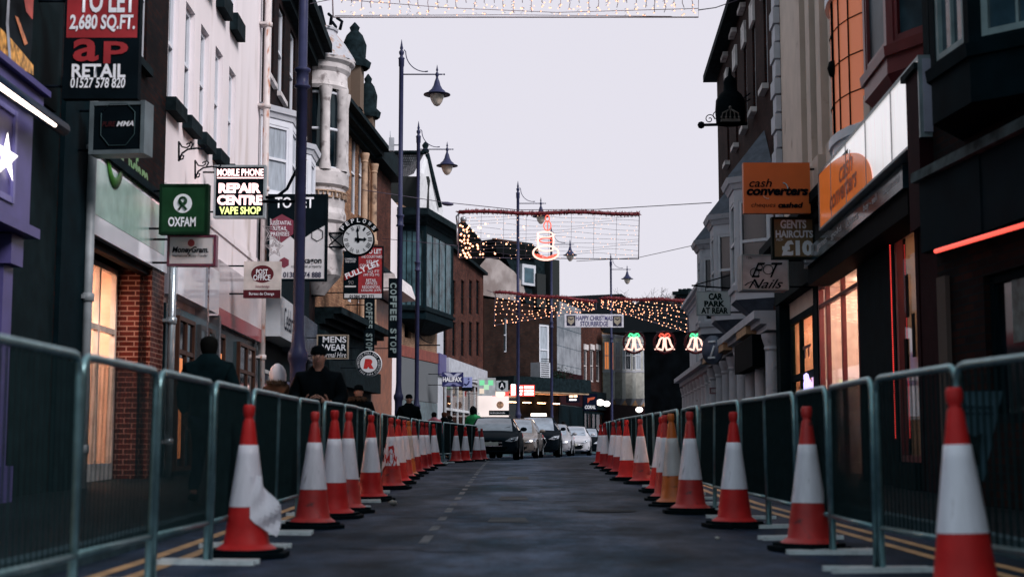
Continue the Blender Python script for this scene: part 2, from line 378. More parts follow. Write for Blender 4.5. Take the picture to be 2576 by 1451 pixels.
def bay(fc, u0, u1, zb, zt, proj, wallm, fm, pm, parent, zw0, zw1, cut=.3, name='bay_window', roof=None, roofm=None, h=1, cor=True, base=True, side=1, faces=3, v=0, corm=None):
    w = u1-u0
    if faces == 3: pl = [(u0,0), (u0+cut*w, proj), (u1-cut*w, proj), (u1,0)]
    else:
        pl = []
        for k in range(faces+1):
            t = math.pi*k/faces; pl.append((u0+w/2-math.cos(t)*w/2, math.sin(t)*proj))
    P3 = [fc.pt(a, 0, b) for a, b in pl]; b0 = MB(); subs = []
    for A, B in zip(P3, P3[1:]):
        f2 = Fac((A.x, A.y), (B.x, B.y), fc.side); L = f2.L; mg = min(.11, L*.16)
        q = dict(u0=mg, u1=L-mg, z0=zw0, z1=zw1, f=fm, p=pm, h=h, v=v, fw=min(.06, L*.1)); wallgrid(b0, f2, 0, L, zb, zt, [q], .08); subs.append((f2, q))
    def cap(z, s=1.0): return [fc.pt(u0+w/2+(a-u0-w/2)*s, z, b*s) for a, b in pl]
    b0.face(cap(zt)); b0.face(cap(zb))
    o = obj(name, b0, wallm, parent)
    for f2, q in subs:
        mb = MB(); a, b_, c, d = q['u0'], q['u1'], q['z0'], q['z1']; fw = q['fw']; oo = -.04
        f2.box(mb, a, a+fw, c, d, oo-.03, oo+.03); f2.box(mb, b_-fw, b_, c, d, oo-.03, oo+.03); f2.box(mb, a+fw, b_-fw, d-fw, d, oo-.028, oo+.028); f2.box(mb, a+fw, b_-fw, c, c+fw, oo-.028, oo+.028)
        for k in range(h): z = c+(d-c)*(k+1)/(h+1); f2.box(mb, a+fw, b_-fw, z-.03, z+.03, oo-.026, oo+.034)
        for k in range(v): u = a+(b_-a)*(k+1)/(v+1); f2.box(mb, u-.012, u+.012, c+fw, d-fw, oo-.024, oo+.02)
        obj('sash_frame', mb, fm, o); obj('pane', MB().face([f2.pt(a,c,oo-.01), f2.pt(b_,c,oo-.01), f2.pt(b_,d,oo-.01), f2.pt(a,d,oo-.01)]), pm, o)
    def ring(z0, z1, s0, s1, mat, nm):
        a, b = cap(z0, s0), cap(z1, s1); mb = MB()
        for i in range(len(a)-1): mb.face([a[i], a[i+1], b[i+1], b[i]])
        mb.face(a); mb.face(b); return obj(nm, mb, mat, o)
    cm = corm or wallm
    if cor:
        ring(zt+.002, zt+.12, 1.04, 1.12, cm, 'cornice'); ring(zt+.122, zt+.24, 1.16, 1.22, cm, 'cornice')
        ring(zw0-.16, zw0-.05, 1.06, 1.08, cm, 'sill')
    if base: ring(zb-.45, zb-.002, .35, 1.0, roofm or cm, 'corbel')
    if roof:
        zr = zt+.245; a = cap(zr, 1.2); ap = fc.pt(u0+w/2, zr+roof, 0.02); mb = MB()
        ap2 = [fc.pt(u0+w/2-w*.02, zr+roof, .03), fc.pt(u0+w/2+w*.02, zr+roof, .03)]
        for i in range(len(a)-1): mb.face([a[i], a[i+1], ap])
        obj('bay_roof', mb, roofm, o)
    return o
def lit_room(fc, u0, u1, z0, z1, o, depth, lampm, wallm, parent, items=True, lamp_h=.05):
    mb = MB(); p = fc.pt
    mb.face([p(u0,z0,o-depth), p(u1,z0,o-depth), p(u1,z1,o-depth), p(u0,z1,o-depth)])
    for u in (u0, u1): mb.face([p(u,z0,o), p(u,z1,o), p(u,z1,o-depth), p(u,z0,o-depth)])
    mb.face([p(u0,z1,o), p(u1,z1,o), p(u1,z1,o-depth), p(u0,z1,o-depth)]); mb.face([p(u0,z0,o), p(u1,z0,o), p(u1,z0,o-depth), p(u0,z0,o-depth)])
    room = obj('interior', mb, wallm, parent)
    lb = MB(); n = max(1, int((u1-u0)/1.1))
    for k in range(n):
        uc = u0+(u1-u0)*(k+.5)/n; fc.box(lb, uc-.3, uc+.3, z1-.12, z1-.08, o-depth*.75, o-depth*.25)
    obj('ceiling_lamp', lb, lampm, room)
    if items:
        ib = MB(); random.seed(int(u0*91)+5)
        for k in range(int((u1-u0)*3)):
            uu = u0 + random.random()*(u1-u0-.3); hh = .4+random.random()*1.2; fc.box(ib, uu, uu+.12+random.random()*.2, z0+.002, z0+hh, o-depth*.9, o-depth*(.5+random.random()*.3))
        for zz in (z0+.9, z0+1.4, z0+1.9): fc.box(ib, u0+.1, u1-.1, zz, zz+.04, o-depth+.01, o-depth+.3)
        obj('shelving', ib, M('shop stock', (.16,.05,.03), .7, var=.9, scale=3), room)
    return room
# ---------------------------------------------------------------- projecting signs
def sign(name, label, bx, d, facem, texts=(), frame=None, thick=.1, yaw=0., cat='sign', side='L', br=True, shapes=(), group=None, rim=.035, fc=None, z=None):
    x0, y0, x1, y1 = bx; a, b = P(x0, y1, d), P(x1, y0, d); c = (a+b)/2; w, h = abs(b.x-a.x), abs(b.z-a.z)
    rt = V(math.cos(yaw), math.sin(yaw), 0); nn = V(math.sin(yaw), -math.cos(yaw), 0); up = V(0,0,1)
    r = thing(name, label, cat, c, group)
    r_ = rt*1.0
    obj('panel', MB().obox(c, r_, nn, up, w/2-.001, thick/2, h/2-.001), facem, r)
    if frame:
        mb = MB()
        for s in (-1, 1):
            mb.obox(c+r_*s*(w/2-rim/2+.004), r_, nn, up, rim/2, thick/2+.012, h/2+.004); mb.obox(c+up*s*(h/2-rim/2+.004), r_, nn, up, w/2-rim, thick/2+.010, rim/2)
        obj('frame', mb, frame, r)
    def loc(px, py, o=.004): return c + r_*((px-(x0+x1)/2)/(x1-x0)*w) + up*(-(py-(y0+y1)/2)/(y1-y0)*h) + nn*(thick/2+o)
    kx, ky = w/(x1-x0), h/(y1-y0)
    for i, s in enumerate(shapes):
        k, m = s[0], s[-1]; o = .003+.0015*i
        if k == 'rect': _, xa, ya, xb, yb, _ = s; obj('coloured_panel', MB().face([loc(xa,yb,o), loc(xb,yb,o), loc(xb,ya,o), loc(xa,ya,o)]), m, r)
        elif k == 'poly': obj('coloured_panel', MB().face([loc(px, py, o) for px, py in s[1]]), m, r)
        elif k == 'disc': _, cx, cy, rx, ry, _ = s; obj('emblem', MB().face([loc(cx+rx*math.cos(t*math.pi/14), cy+ry*math.sin(t*math.pi/14), o) for t in range(28)]), m, r)
        elif k == 'line': obj('emblem', MB().tube([loc(px, py, o+.004) for px, py in s[1]], s[2]*kx, 5), m, r)
    for t in texts:
        s, (xa, ya, xb, yb), m = t[:3]; bold = t[3] if len(t) > 3 else .0; sh = t[4] if len(t) > 4 else 0; rot = t[5] if len(t) > 5 else 0
        txt(s, loc((xa+xb)/2, (ya+yb)/2, .012), r_, up, (xb-xa)*kx, (yb-ya)*ky, m, r, bold, sh, rot=rot)
    if br:
        mb = MB(); s = -1 if side == 'L' else 1
        ex = c + r_*s*w/2
        F = fc or (FL if side == 'L' else FR)
        for zz in (h*.38, -h*.38):
            q = ex + up*zz; u = (q-F.A).dot(F.d); wl = F.pt(u, q.z, -.02); mb.tube([q - r_*s*.02, wl], .016, 6)
        obj('bracket', mb, IRON, r)
    return r
# ================================================================ THE STREET
def xl(d): return -4.93-.0216*d
def xr(d): return 3.9+.052*d
FL = Fac((xl(5), 5), (xl(42.3), 42.3), 1)
FL2 = Fac((xl(42.3), 42.3), (XD(1000, 58), 58), 1)
FL3 = Fac((XD(1000, 58), 58), (XD(1100, 64), 64), 1)
FL4 = Fac((XD(1100, 64), 64), (XD(1216, 78), 78), 1)
FR = Fac((xr(14.2), 14.2), (xr(50), 50), -1)
FRN = Fac((5.5, 0), (4.24, 14.2), -1)
KL = [(-2.45,-5), (-2.5,8), (-2.6,20), (-2.95,40), (-3.1,50), (-.5,63), (1.6,77), (5.4,89), (14,112)]
KR = [(3.2,-5), (3.12,8), (3.0,16), (3.35,30), (4.2,45), (6.2,58), (9.5,72), (14,86), (23,108)]
def interp(K, y):
    for (a, b), (c, d) in zip(K, K[1:]):
        if y <= d: return a+(c-a)*(y-b)/(d-b)
    return K[-1][0]
YS = sorted({float(y) for y in list(range(-5, 64, 1)) + list(range(64, 112, 3))})
def asphalt():
    m = bpy.data.materials.new('worn asphalt'); m.use_nodes = True; t = m.node_tree; b = t.nodes['Principled BSDF']; L = t.links.new
    tc = t.nodes.new('ShaderNodeTexCoord')
    def noise(sc_, det, st, rough=.6):
        mp = t.nodes.new('ShaderNodeMapping'); mp.inputs['Scale'].default_value = st; L(tc.outputs['Object'], mp.inputs[0])
        n = t.nodes.new('ShaderNodeTexNoise'); n.inputs['Scale'].default_value = sc_; n.inputs['Detail'].default_value = det; n.inputs['Roughness'].default_value = rough; L(mp.outputs[0], n.inputs['Vector']); return n.outputs[0]
    def ramp(x, p0, p1, c0, c1):
        r = t.nodes.new('ShaderNodeValToRGB'); r.color_ramp.elements[0].position = p0; r.color_ramp.elements[1].position = p1; r.color_ramp.elements[0].color = c0; r.color_ramp.elements[1].color = c1; L(x, r.inputs[0]); return r.outputs[0]
    def mix(a_, b_, f, mode='MIX'):
        x = t.nodes.new('ShaderNodeMix'); x.data_type = 'RGBA'; x.blend_type = mode
        if isinstance(f, float): x.inputs[0].default_value = f
        else: L(f, x.inputs[0])
        L(a_, x.inputs[6]); L(b_, x.inputs[7]); return x.outputs[2]
    big = noise(.55, 5, (1.2, .5, 1)); mid = noise(3.0, 10, (1, .5, 1), .75); fine = noise(55, 3, (1, 1, 1)); streak = noise(1.0, 6, (.9, .42, 1), .65)
    c = mix(ramp(big, .38, .62, (.002,.018,.030,1), (.022,.046,.082,1)), ramp(streak, .42, .66, (.002,.015,.024,1), (.058,.085,.150,1)), .5)  # wear blotches; streaks also paint in light and dark bands of road dips
    c = mix(c, ramp(mid, .3, .72, (.15,.26,.30,1), (2.0,2.0,2.05,1)), 1.0, 'MULTIPLY'); c = mix(c, ramp(fine, .35, .68, (.6,.6,.6,1), (1.45,1.45,1.5,1)), 1.0, 'MULTIPLY')
    sx_ = t.nodes.new('ShaderNodeSeparateXYZ'); L(tc.outputs['Object'], sx_.inputs[0])      # tyre wear strip plus a pale sheen painted down the middle
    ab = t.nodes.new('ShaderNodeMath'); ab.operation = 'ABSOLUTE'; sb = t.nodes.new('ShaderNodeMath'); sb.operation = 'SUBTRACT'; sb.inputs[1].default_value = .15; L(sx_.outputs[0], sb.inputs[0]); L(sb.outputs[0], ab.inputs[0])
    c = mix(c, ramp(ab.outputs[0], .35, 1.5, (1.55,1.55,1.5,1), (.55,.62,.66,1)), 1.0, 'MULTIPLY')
    L(c, b.inputs['Base Color']); L(ramp(streak, .35, .7, (.78,.78,.78,1), (.50,.50,.50,1)), b.inputs['Roughness']); b.inputs['Specular IOR Level'].default_value = .09
    bp = t.nodes.new('ShaderNodeBump'); bp.inputs['Strength'].default_value = .5; bp.inputs['Distance'].default_value = .006; L(fine, bp.inputs['Height']); L(bp.outputs[0], b.inputs['Normal'])
    return m
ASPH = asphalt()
GND = M('dark ground', (.04,.05,.055), .8)
PAVE = BR('paving slabs', (.03,.034,.038), (.022,.026,.03), (.01,.012,.014), .6, .45, .012, .6, .5, .4)
gm = MB()
gy = [-60,-5,9,15,22,30,38,60,600]
for a, b in zip(gy, gy[1:]): gm.face([(-400,a,g(a)-.02), (400,a,g(a)-.02), (400,b,g(b)-.02), (-400,b,g(b)-.02)])
struct('ground', gm, GND)
rm = MB()
for a, b in zip(YS, YS[1:]): rm.face([(interp(KL,a)-.03,a,g(a)), (interp(KR,a)+.03,a,g(a)), (interp(KR,b)+.03,b,g(b)), (interp(KL,b)-.03,b,g(b))])
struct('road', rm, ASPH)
def strip(xa, xb, y0, y1, dz, step=1.0, bend=None):
    mb = MB(); n = max(1, int((y1-y0)/step))
    for i in range(n):
        a, b = y0+(y1-y0)*i/n, y0+(y1-y0)*(i+1)/n
        fa = xa if callable(xa) else (lambda y: xa); fb = xb if callable(xb) else (lambda y: xb)
        mb.face([(fa(a),a,g(a)+dz), (fb(a),a,g(a)+dz), (fb(b),b,g(b)+dz), (fa(b),b,g(b)+dz)], [(fa(a),a),(fb(a),a),(fb(b),b),(fa(b),b)])
    return mb
struct('pavement', strip(lambda y: interp(KL,y)-14, lambda y: interp(KL,y)-.12, -5, 112, .11), PAVE)
struct('pavement', strip(lambda y: interp(KR,y)+.12, lambda y: interp(KR,y)+14, -5, 112, .11), PAVE)
for K, s in ((KL,-1), (KR,1)):
    mb = MB()
    for a, b in zip(YS, YS[1:]):
        xa, xb = interp(K,a), interp(K,b); w = .125*s
        mb.face([(xa,a,g(a)-.01), (xb,b,g(b)-.01), (xb,b,g(b)+.115), (xa,a,g(a)+.115)]); mb.face([(xa,a,g(a)+.115), (xb,b,g(b)+.115), (xb+w,b,g(b)+.115), (xa+w,a,g(a)+.115)])
    struct('kerb', mb, M('kerb stone', (.12,.125,.13), .8, var=.3, scale=5))
YEL = M('yellow road paint', (.50,.27,.11), .6, var=.3, scale=6, dirt=((.10,.07,.04), 9, .62))
WRP = M('worn white road paint', (.16,.18,.20), .7, var=.5, scale=5, dirt=((.03,.045,.06), 5, .44))
for K, s in ((KL,1), (KR,-1)):
    for o in (.24, .44): struct('yellow_line', strip(lambda y: interp(K,y)+s*o, lambda y: interp(K,y)+s*(o+.085), 4, 40, .004), YEL)
# broken centre line, a row of stud-like patches and old joints
mb = MB()
for k in range(26):
    y = 10.2+k*1.35; L = .55 if k % 3 else .8
    x = -.60-.0025*y; mb.face([(x-.035,y,g(y)+.004), (x+.035,y,g(y)+.004), (x+.035,y+L,g(y+L)+.004), (x-.035,y+L,g(y+L)+.004)])
struct('road_marking', mb, WRP)
PATCH = M('old road patch', (.13,.14,.15), .75, var=.6, scale=6, stretch=(.5,3,1), dirt=((.03,.045,.06), 4, .47))
mb = MB()
for x0, x1, y, L in ((-.16,.20,16.8,1.0), (-.22,.15,12.6,.75), (-.1,.3,24,1.6)): mb.face([(x0,y,g(y)+.004), (x1,y,g(y)+.004), (x1-.03,y+L,g(y+L)+.004), (x0+.03,y+L,g(y+L)+.004)])
struct('road_patch', mb, PATCH)
# ================================================================ LEFT BUILDINGS
U = FL.u
# --- purple shop
ua, ub = 2.0, U(122)
b = building('shop_building', 'nearest building on the left with a projecting purple shopfront and a white lit star', FL, ua, ub, 9.5, DARK2, [], z0=-.2)
zt, zb = FL.px(60, 232, .5)[1], FL.px(60, 500, .5)[1]
u1 = FL.px(100, 400, .5)[0]
def zf(fc, x, y, o=0): return fc.px(x, y, o)[1]
mb = MB(); FL.box(mb, ua+.3, u1, 2.85, 4.02, .02, .42); FL.box(mb, ua+.3, u1+.1, 2.75, 2.85, .02, .5); FL.box(mb, ua+.3, u1+.06, 4.02, 4.2, .02, .5); FL.box(mb, ua+.3, u1+.1, 4.2, 4.26, .02, .56)
obj('fascia', mb, PURP, b)
mb = MB(); FL.box(mb, u1-1.75, u1-.55, 3.0, 3.06, .41, .44); FL.box(mb, u1-1.75, u1-.55, 3.85, 3.9, .41, .44); FL.box(mb, u1-.6, u1-.54, 3.0, 3.9, .41, .445)
obj('fascia_moulding', mb, M('pale purple paint', (.15,.14,.34), .35), b)
mb = MB(); c = FL.pt(*FL.px(17, 395, .44)[:1], 3.42, .46)
c = FL.pt(FL.px(17, 395, .46)[0], zf(FL, 17, 395, .46), .46)
mb.face([c + FL.d*(.34 if k % 2 == 0 else .15)*math.sin(k*math.pi/5) + V(0,0,1)*(.24 if k % 2 == 0 else .09)*math.cos(k*math.pi/5) for k in range(10)])
obj('star_emblem', mb, E('lit star', (1,.93,.9), 3), b)
mb = MB()
for k, uu in enumerate((ua+1, u1-2.4, u1-.35)): FL.box(mb, uu, uu+.28, -.1, 2.74, .02, .3); FL.box(mb, uu-.04, uu+.32, 2.45, 2.74, .02, .38); FL.box(mb, uu-.04, uu+.32, -.1, .5, .02, .36)
obj('pilaster', mb, PURP, b)
mb = MB(); FL.box(mb, ua+.3, u1, .0, 2.7, .0, .04); obj('shop_glazing', mb, BLK, b)
# awning box with a lit tube under it
t = thing('strip_light', 'long glowing strip light angled above the purple shopfront', 'light', P(70, 270, 14.2))
oo = .62; pa = [FL.pt(u1-4, 4.50, oo), FL.pt(FL.px(160, 330, oo)[0], zf(FL,160,326,oo), oo)]
pa[0] = FL.pt(FL.px(-60, 190, oo)[0], zf(FL,-60,170,oo), oo)
obj('housing', MB().tube(pa, .07, 10), M('slate blue metal', (.04,.045,.075), .4), t)
dz = V(.05,0,-.055); obj('lamp_tube', MB().tube([pa[0]+dz, pa[0]*.18+pa[1]*.82+dz], [.028,.018], 8), E('strip light glow', (1,.80,.68), 5), t)
# upper window: a film-style poster's reflection painted on as coloured shapes
r = thing('reflecting_window', 'dark upper window with a painted reflection of an orange and red poster above the purple shop', 'poster', FL.pt(U(60), 5.5, .1))
q = FL.win(-40, 150, -60, 215, .1); mb = MB(); FL.box(mb, q['u0'], q['u1'], q['z0'], q['z1'], .02, .1); obj('panel', mb, M('dark glazed panel', (.006,.02,.024), .5, spec=.3), r)
def onf(fc, pts, o): return [fc.pt(*fc.px(x, y, o), o) for x, y in pts]
for pts, m in (([(0,-30),(88,-30),(80,120),(72,195),(0,130)], M('mirrored dark art', (.035,.028,.03), .5, var=.9, scale=2)), ([(56,-30),(86,-30),(82,50),(66,30)], M('mirrored red', (.45,.06,.04), .5, var=.5)),
               ([(0,70),(30,100),(84,165),(84,190),(40,165),(0,125)], M('mirrored gold', (.55,.27,.06), .5, var=.8, scale=14)), ([(38,40),(46,45),(70,110),(62,115)], M('mirrored orange', (.6,.2,.08), .5, var=.7, scale=9)), ([(20,-20),(26,-20),(22,60),(30,175),(24,172),(15,60)], M('mirrored grey', (.3,.32,.36), .5, var=.5))):
    obj('reflected_poster', MB().face(onf(FL, pts, .11+.004*len(r.children))), m, r)
# --- dark shop + lit shop with oxfam style fascia
ua = ub; uc = U(396); ud = FL.px(234, 600, .1)[0]
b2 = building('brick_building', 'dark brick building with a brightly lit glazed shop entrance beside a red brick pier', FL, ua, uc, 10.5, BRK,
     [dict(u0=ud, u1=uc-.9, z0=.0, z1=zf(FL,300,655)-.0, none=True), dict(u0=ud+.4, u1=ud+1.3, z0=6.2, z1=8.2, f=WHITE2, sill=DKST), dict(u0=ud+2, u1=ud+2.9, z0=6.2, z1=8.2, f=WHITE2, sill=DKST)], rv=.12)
band('dark_shopfront', FL, ua+.02, ud-.1, -.1, 5.0, .003, .06, DARK, b2)
z0f, z1f = zf(FL, 300, 652), zf(FL, 300, 388)
zg = (zf(FL,240,590,.1)); z1f = zf(FL,370,482,.1)
WGLOSS = M('glossy white fascia', (.62,.64,.70), .07, var=.05, scale=1, spec=1.0)
mb = MB(); FL.box(mb, ud, uc-.12, zg, z1f, .003, .1); fas = obj('fascia', mb, WGLOSS, b2)
GRN = M('leaf green', (.05,.22,.03), .4); PGR = M('pale green vinyl', (.27,.40,.36), .25, var=.15)
mb = MB(); FL.box(mb, ud+.02, uc-.35, zg+.25, zg+.95, .1, .104); obj('green_band', mb, PGR, fas)
mb = MB().lathe(FL.pt(ud+.9, zg+1.15, .112), [(.28,0),(.42,0),(.42,.01),(.28,.01)], 24, ax=FL.n); obj('emblem', mb, GRN, fas)
txt('Oxfam', FL.pt(ud+2.0, zg+1.2, .115), FL.d, V(0,0,1), 1.5, .42, GRN, fas, .02)
band('cornice', FL, ud-.05, uc-.1, z1f+.005, z1f+.12, .003, .16, DARK, b2)
# recessed lit entrance
e0, e1 = ud+.02, uc-.92; rz = zg-.05
lit_room(FL, e0, e1, .1, rz, -.5, 2.6, LAMPC, WARMW, b2)
def glaze(fc, u0, u1, z0, z1, o, mat, cols, rows, parent, fw=.06, name='shop_window', pane=None):
    mb = MB()
    fc.box(mb, u0, u0+fw, z0, z1, o-.04, o+.04); fc.box(mb, u1-fw, u1, z0, z1, o-.04, o+.04); fc.box(mb, u0+fw, u1-fw, z0, z0+fw, o-.038, o+.038); fc.box(mb, u0+fw, u1-fw, z1-fw, z1, o-.038, o+.038)
    for c in cols: fc.box(mb, c-fw/2, c+fw/2, z0+fw, z1-fw, o-.036, o+.036)
    for c in rows: fc.box(mb, u0+fw, u1-fw, c-fw/2, c+fw/2, o-.033, o+.033)
    w = obj(name, mb, mat, parent); obj('pane', MB().face([fc.pt(u0,z0,o), fc.pt(u1,z0,o), fc.pt(u1,z1,o), fc.pt(u0,z1,o)]), pane or SG, w); return w
glaze(FL, e0, e1, .1, rz, -.48, M('cream frame', (.50,.42,.36), .5), [e0+(e1-e0)*.36, e0+(e1-e0)*.72], [2.35], b2, .08)
mb = MB(); FL.box(mb, e0+.1, e1-.1, .12, .45, -.46, -.42); obj('kick_plate', mb, M('pale kick plate', (.40,.42,.42), .4), b2)
mb = MB(); e2 = uc-.9
p0, p1, p2, p3 = FL.pt(e2,0,-.52), FL.pt(e2,0,.06), FL.pt(uc-.1,0,.06), FL.pt(uc-.1,0,-.52)
for A, B, l in ((p0,p1,.58),(p1,p2,.8),(p2,p3,.58)):
    mb.face([V(A.x,A.y,-.1), V(B.x,B.y,-.1), V(B.x,B.y,zg), V(A.x,A.y,zg)], [(0,0),(l,0),(l,zg+.1),(0,zg+.1)])
obj('brick_pier', mb, BR('glazed red brick', (.15,.024,.016), (.09,.016,.012), (.26,.14,.11), rough=.45), b2)
def downpipe(label, fc, u, z0, z1, r, mat, o=.12):
    mb = MB().tube([fc.pt(u, z0, o), fc.pt(u, z1, o)], r, 12); zz = z0+.6
    while zz < z1: mb.lathe(fc.pt(u, zz, o), [(r,0),(r*1.35,.01),(r*1.35,.1),(r,.11)], 12); fc.box(mb, u-r*2.2, u+r*2.2, zz+.03, zz+.08, 0, o-.01); zz += 1.85
    return tag(obj('downpipe', mb, mat), label, 'pipe')
downpipe('grey downpipe between the purple shop and the lit glazed entrance', FL, ud-.16, 0, 5.2, .06, PIPE, .10)
downpipe('narrow shiny downpipe at the near corner of the white building', FL, uc-.02, .1, 4.4, .06, M('shiny pipe', (.42,.48,.52), .25, .6), .17)
# --- white rendered building
ua, ub = uc, U(640)
wins = []
for xa, ys, yt in ((433, 270, -20), (474, 316, 30), (511, 360, 92), (547, 398, 150), (582, 436, 205)):
    pass
lo = []
for xc, ys in ((432,256), (473,304), (510,350), (546,390), (580,428)):
    uu, zz = FL.px(xc, ys); lo.append(uu)
zs1 = zf(FL,473,304); 
for uu in lo:
    wins.append(dict(u0=uu-.38, u1=uu+.38, z0=zs1, z1=zs1+1.95, f=WHITE, p=GLB, sill=DKST, so=.16, sh=.22, fw=.09))
    wins.append(dict(u0=uu-.38, u1=uu+.38, z0=zs1+3.0, z1=zs1+4.8, f=WHITE, p=GLB, sill=DKST, so=.16, sh=.34, fw=.09))
zfa = zf(FL,600,790,.12); 
b3 = building('white_building', 'tall white rendered building with black window sills, third from the near left', FL, ua, ub, 12.5, REND, wins, rv=.16)
zfa = 3.02
um = U(512)
mb = MB(); FL.box(mb, ua+.12, um, zfa+.02, zfa+.78, .004, .22); obj('shop_fascia', mb, M('mirror white fascia', (.66,.66,.72), .06, var=.05, spec=1), b3)
mb = MB(); FL.box(mb, um+.25, ub-.15, zfa-.1, zfa+1.05, .004, .16); fa3 = obj('shop_fascia', mb, M('glossy post office fascia', (.66,.58,.60), .08, var=.05, spec=1), b3)
mb = MB(); FL.box(mb, um+.25, ub-.15, zfa-.1, zfa+.18, .162, .166); obj('red_band', mb, M('red vinyl', (.30,.03,.04), .2), fa3)
mb = MB(); FL.box(mb, ua+.12, ub-.05, -.1, zfa-.12, .002, .05); obj('tiled_front', mb, TILE, b3)
for a, b_, nm in ((ua+.8, ua+2.1, DARK), (ua+3.3, ua+5.0, DARK), (ua+6.6, ua+8.6, DARK)):
    w = glaze(FL, a, b_, .3, zfa-.25, .08, M('brown frame', (.10,.045,.03), .5), [(a+b_)/2], [2.2], b3, .07, pane=GL)
mb = MB(); FL.box(mb, ua+2.35, ua+2.5, .2, zfa+.8, .05, .26); FL.box(mb, um-.03, um+.14, .2, zfa, .05, .24); obj('steel_pilaster', mb, M('polished steel', (.5,.52,.56), .12, .9), b3)
LW = E('amber window glow', (1,.32,.10), .55)
mb = MB(); FL.box(mb, ua+.9, ua+1.25, .5, 2.1, .086, .09); FL.box(mb, um+.9, um+1.1, 1.9, 2.4, .086, .09); FL.box(mb, ua+4.1, ua+4.3, 1.6, 2.3, .086, .09); obj('lit_glass', mb, LW, b3)
mb = MB(); FL.box(mb, ua-.0, ub, 5.05-.4, 5.05-.28, .0, .03); obj('string_course', mb, REND, b3)
downpipe('tall rust streaked downpipe at the far corner of the white building', FL, U(634), .1, 12.4, .075, RUST, .17)
# --- building with white oriel windows
ua, ub = U(640), U(768)
zo0, zo1 = zf(FL,690,520,.6), zf(FL,690,262,.6)
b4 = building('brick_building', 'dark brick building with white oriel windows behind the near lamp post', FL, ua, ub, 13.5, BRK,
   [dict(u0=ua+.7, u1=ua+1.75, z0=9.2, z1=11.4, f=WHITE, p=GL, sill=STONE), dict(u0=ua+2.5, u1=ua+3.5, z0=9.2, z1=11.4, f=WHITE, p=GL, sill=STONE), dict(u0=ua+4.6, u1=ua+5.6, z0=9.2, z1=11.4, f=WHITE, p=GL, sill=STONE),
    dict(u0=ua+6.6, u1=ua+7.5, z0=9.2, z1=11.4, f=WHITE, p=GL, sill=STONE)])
bay(FL, ua+.06, ua+2.6, 6.0, 8.05, .6, WHITE, WHITE, CURT, b4, 6.35, 7.9, corm=WHITE)
bay(FL, ua+3.7, ua+6.2, 6.0, 8.05, .6, WHITE, WHITE, CURT, b4, 6.35, 7.9, corm=WHITE)
txt('Cath Kidston', FL.pt(0,0,0)+V(0,0,0) if False else P(661,331,FL.pt(ua+.5,0).y-.02), (1,0,0), (0,0,1), .30, .09, BTXT, b4, 0, .3)
zc0, zc1 = 3.1, 4.0
mb = MB(); FL.box(mb, ua+.1, ua+3.6, zc0, zc1, .004, .5); fb = obj('shop_fascia', mb, M('silver fascia', (.52,.56,.60), .25, var=.06), b4)
txt('Celebrations', FL.pt(ua+2.0, (zc0+zc1)/2, .51), FL.d, V(0,0,1), 2.6, .52, M('dark blue letters', (.02,.03,.06), .5), fb, 0)
mb = MB(); FL.box(mb, ua+3.7, ub-.1, zc0-.1, zc1+.1, .004, .3); obj('shop_fascia', mb, M('blue grey fascia', (.10,.12,.16), .2, var=.6, scale=2), b4)
mb = MB(); FL.box(mb, ua+.1, ub-.1, -.1, zc0-.02, .002, .04); obj('shopfront', mb, DARK, b4)
glaze(FL, ua+.5, ua+3.6, .4, 2.4, .07, M('pale frame', (.4,.42,.42), .4), [ua+1.6, ua+2.6], [], b4, .08, pane=GL)
glaze(FL, ua+4.2, ub-.5, .4, 2.4, .07, DARK2, [ua+5.5, ua+7], [], b4, .08, pane=GL)
mb = MB(); FL.box(mb, ua+1.7, ua+2.5, .5, 1.95, .075, .078); obj('orange_poster', mb, M('orange poster', (.50,.13,.04), .5, var=.3), b4)
cornice(FL, ua+3, ub, 11.6, b4, DKST, ((.2,.2),(.2,.4),(.25,.6)))
mb = MB(); FL.box(mb, ua+.02, ub-.05, 4.15, 5.6, .003, .05); obj('dark_panel', mb, DARK, b4)
# --- pale stone building with round turret oriel
ua, ub = U(768), FL2.L
b5 = building('stone_building', 'pale stone building with a round turret window and peeling conical lead roof', FL, ua, FL.L-.02, 12.8, BRK, [], depth=5)
tu, td = 0, 42.0; tcx = XD(822, 42.0)
# turret as an eight sided oriel
tf = Fac((xl(40.2), 40.2), (xl(43.4), 43.4), 1)
k = 3606/41.5
def zz_(y, d=41.2): return CAMZ + (HZ-y)/(3606/d)*1.0
mb = MB()
ty = 41.6; tc = V(xl(ty)+.1, ty, 0); R_ = .84
trt = V(0,0,0)
prof = [(.25,zz_(740)),(.5,zz_(712)),(R_*.86,zz_(690)),(R_*.94,zz_(640)),(R_*.9,zz_(620))]
prof += [(R_*.9,zz_(560)),(R_*1.02,zz_(552)),(R_*1.02,zz_(535)),(R_*.96,zz_(520)),(R_*.99,zz_(470)),(R_*1.1,zz_(462)),(R_*1.1,zz_(430)),(R_*1.0,zz_(420))]
mb.lathe(tc, prof, 28, hard=True)
mb.lathe(tc, [(R_*1.0,zz_(215)),(R_*1.06,zz_(206)),(R_*1.02,zz_(196)),(R_*1.0,zz_(170)),(R_*1.1,zz_(160)),(R_*1.13,zz_(148)),(R_*1.25,zz_(140)),(R_*1.27,zz_(133))], 28, hard=True)
tur = obj('turret', mb, STONE, b5)
mb = MB(); za, zb_ = zz_(424), zz_(213)
fr = [k2*math.pi/4 + math.pi/8 for k2 in range(8)]
for a in fr: mb.lathe(tc+V(math.cos(a)*R_*.93, math.sin(a)*R_*.93, 0), [(.20,za-.02),(.15,za+.3),(.14,zb_-.4),(.2,zb_-.05),(.2,zb_+.02)], 10)
for k2 in range(16):
    a = k2*math.pi/8; 
obj('mullion', mb, STONE, tur)
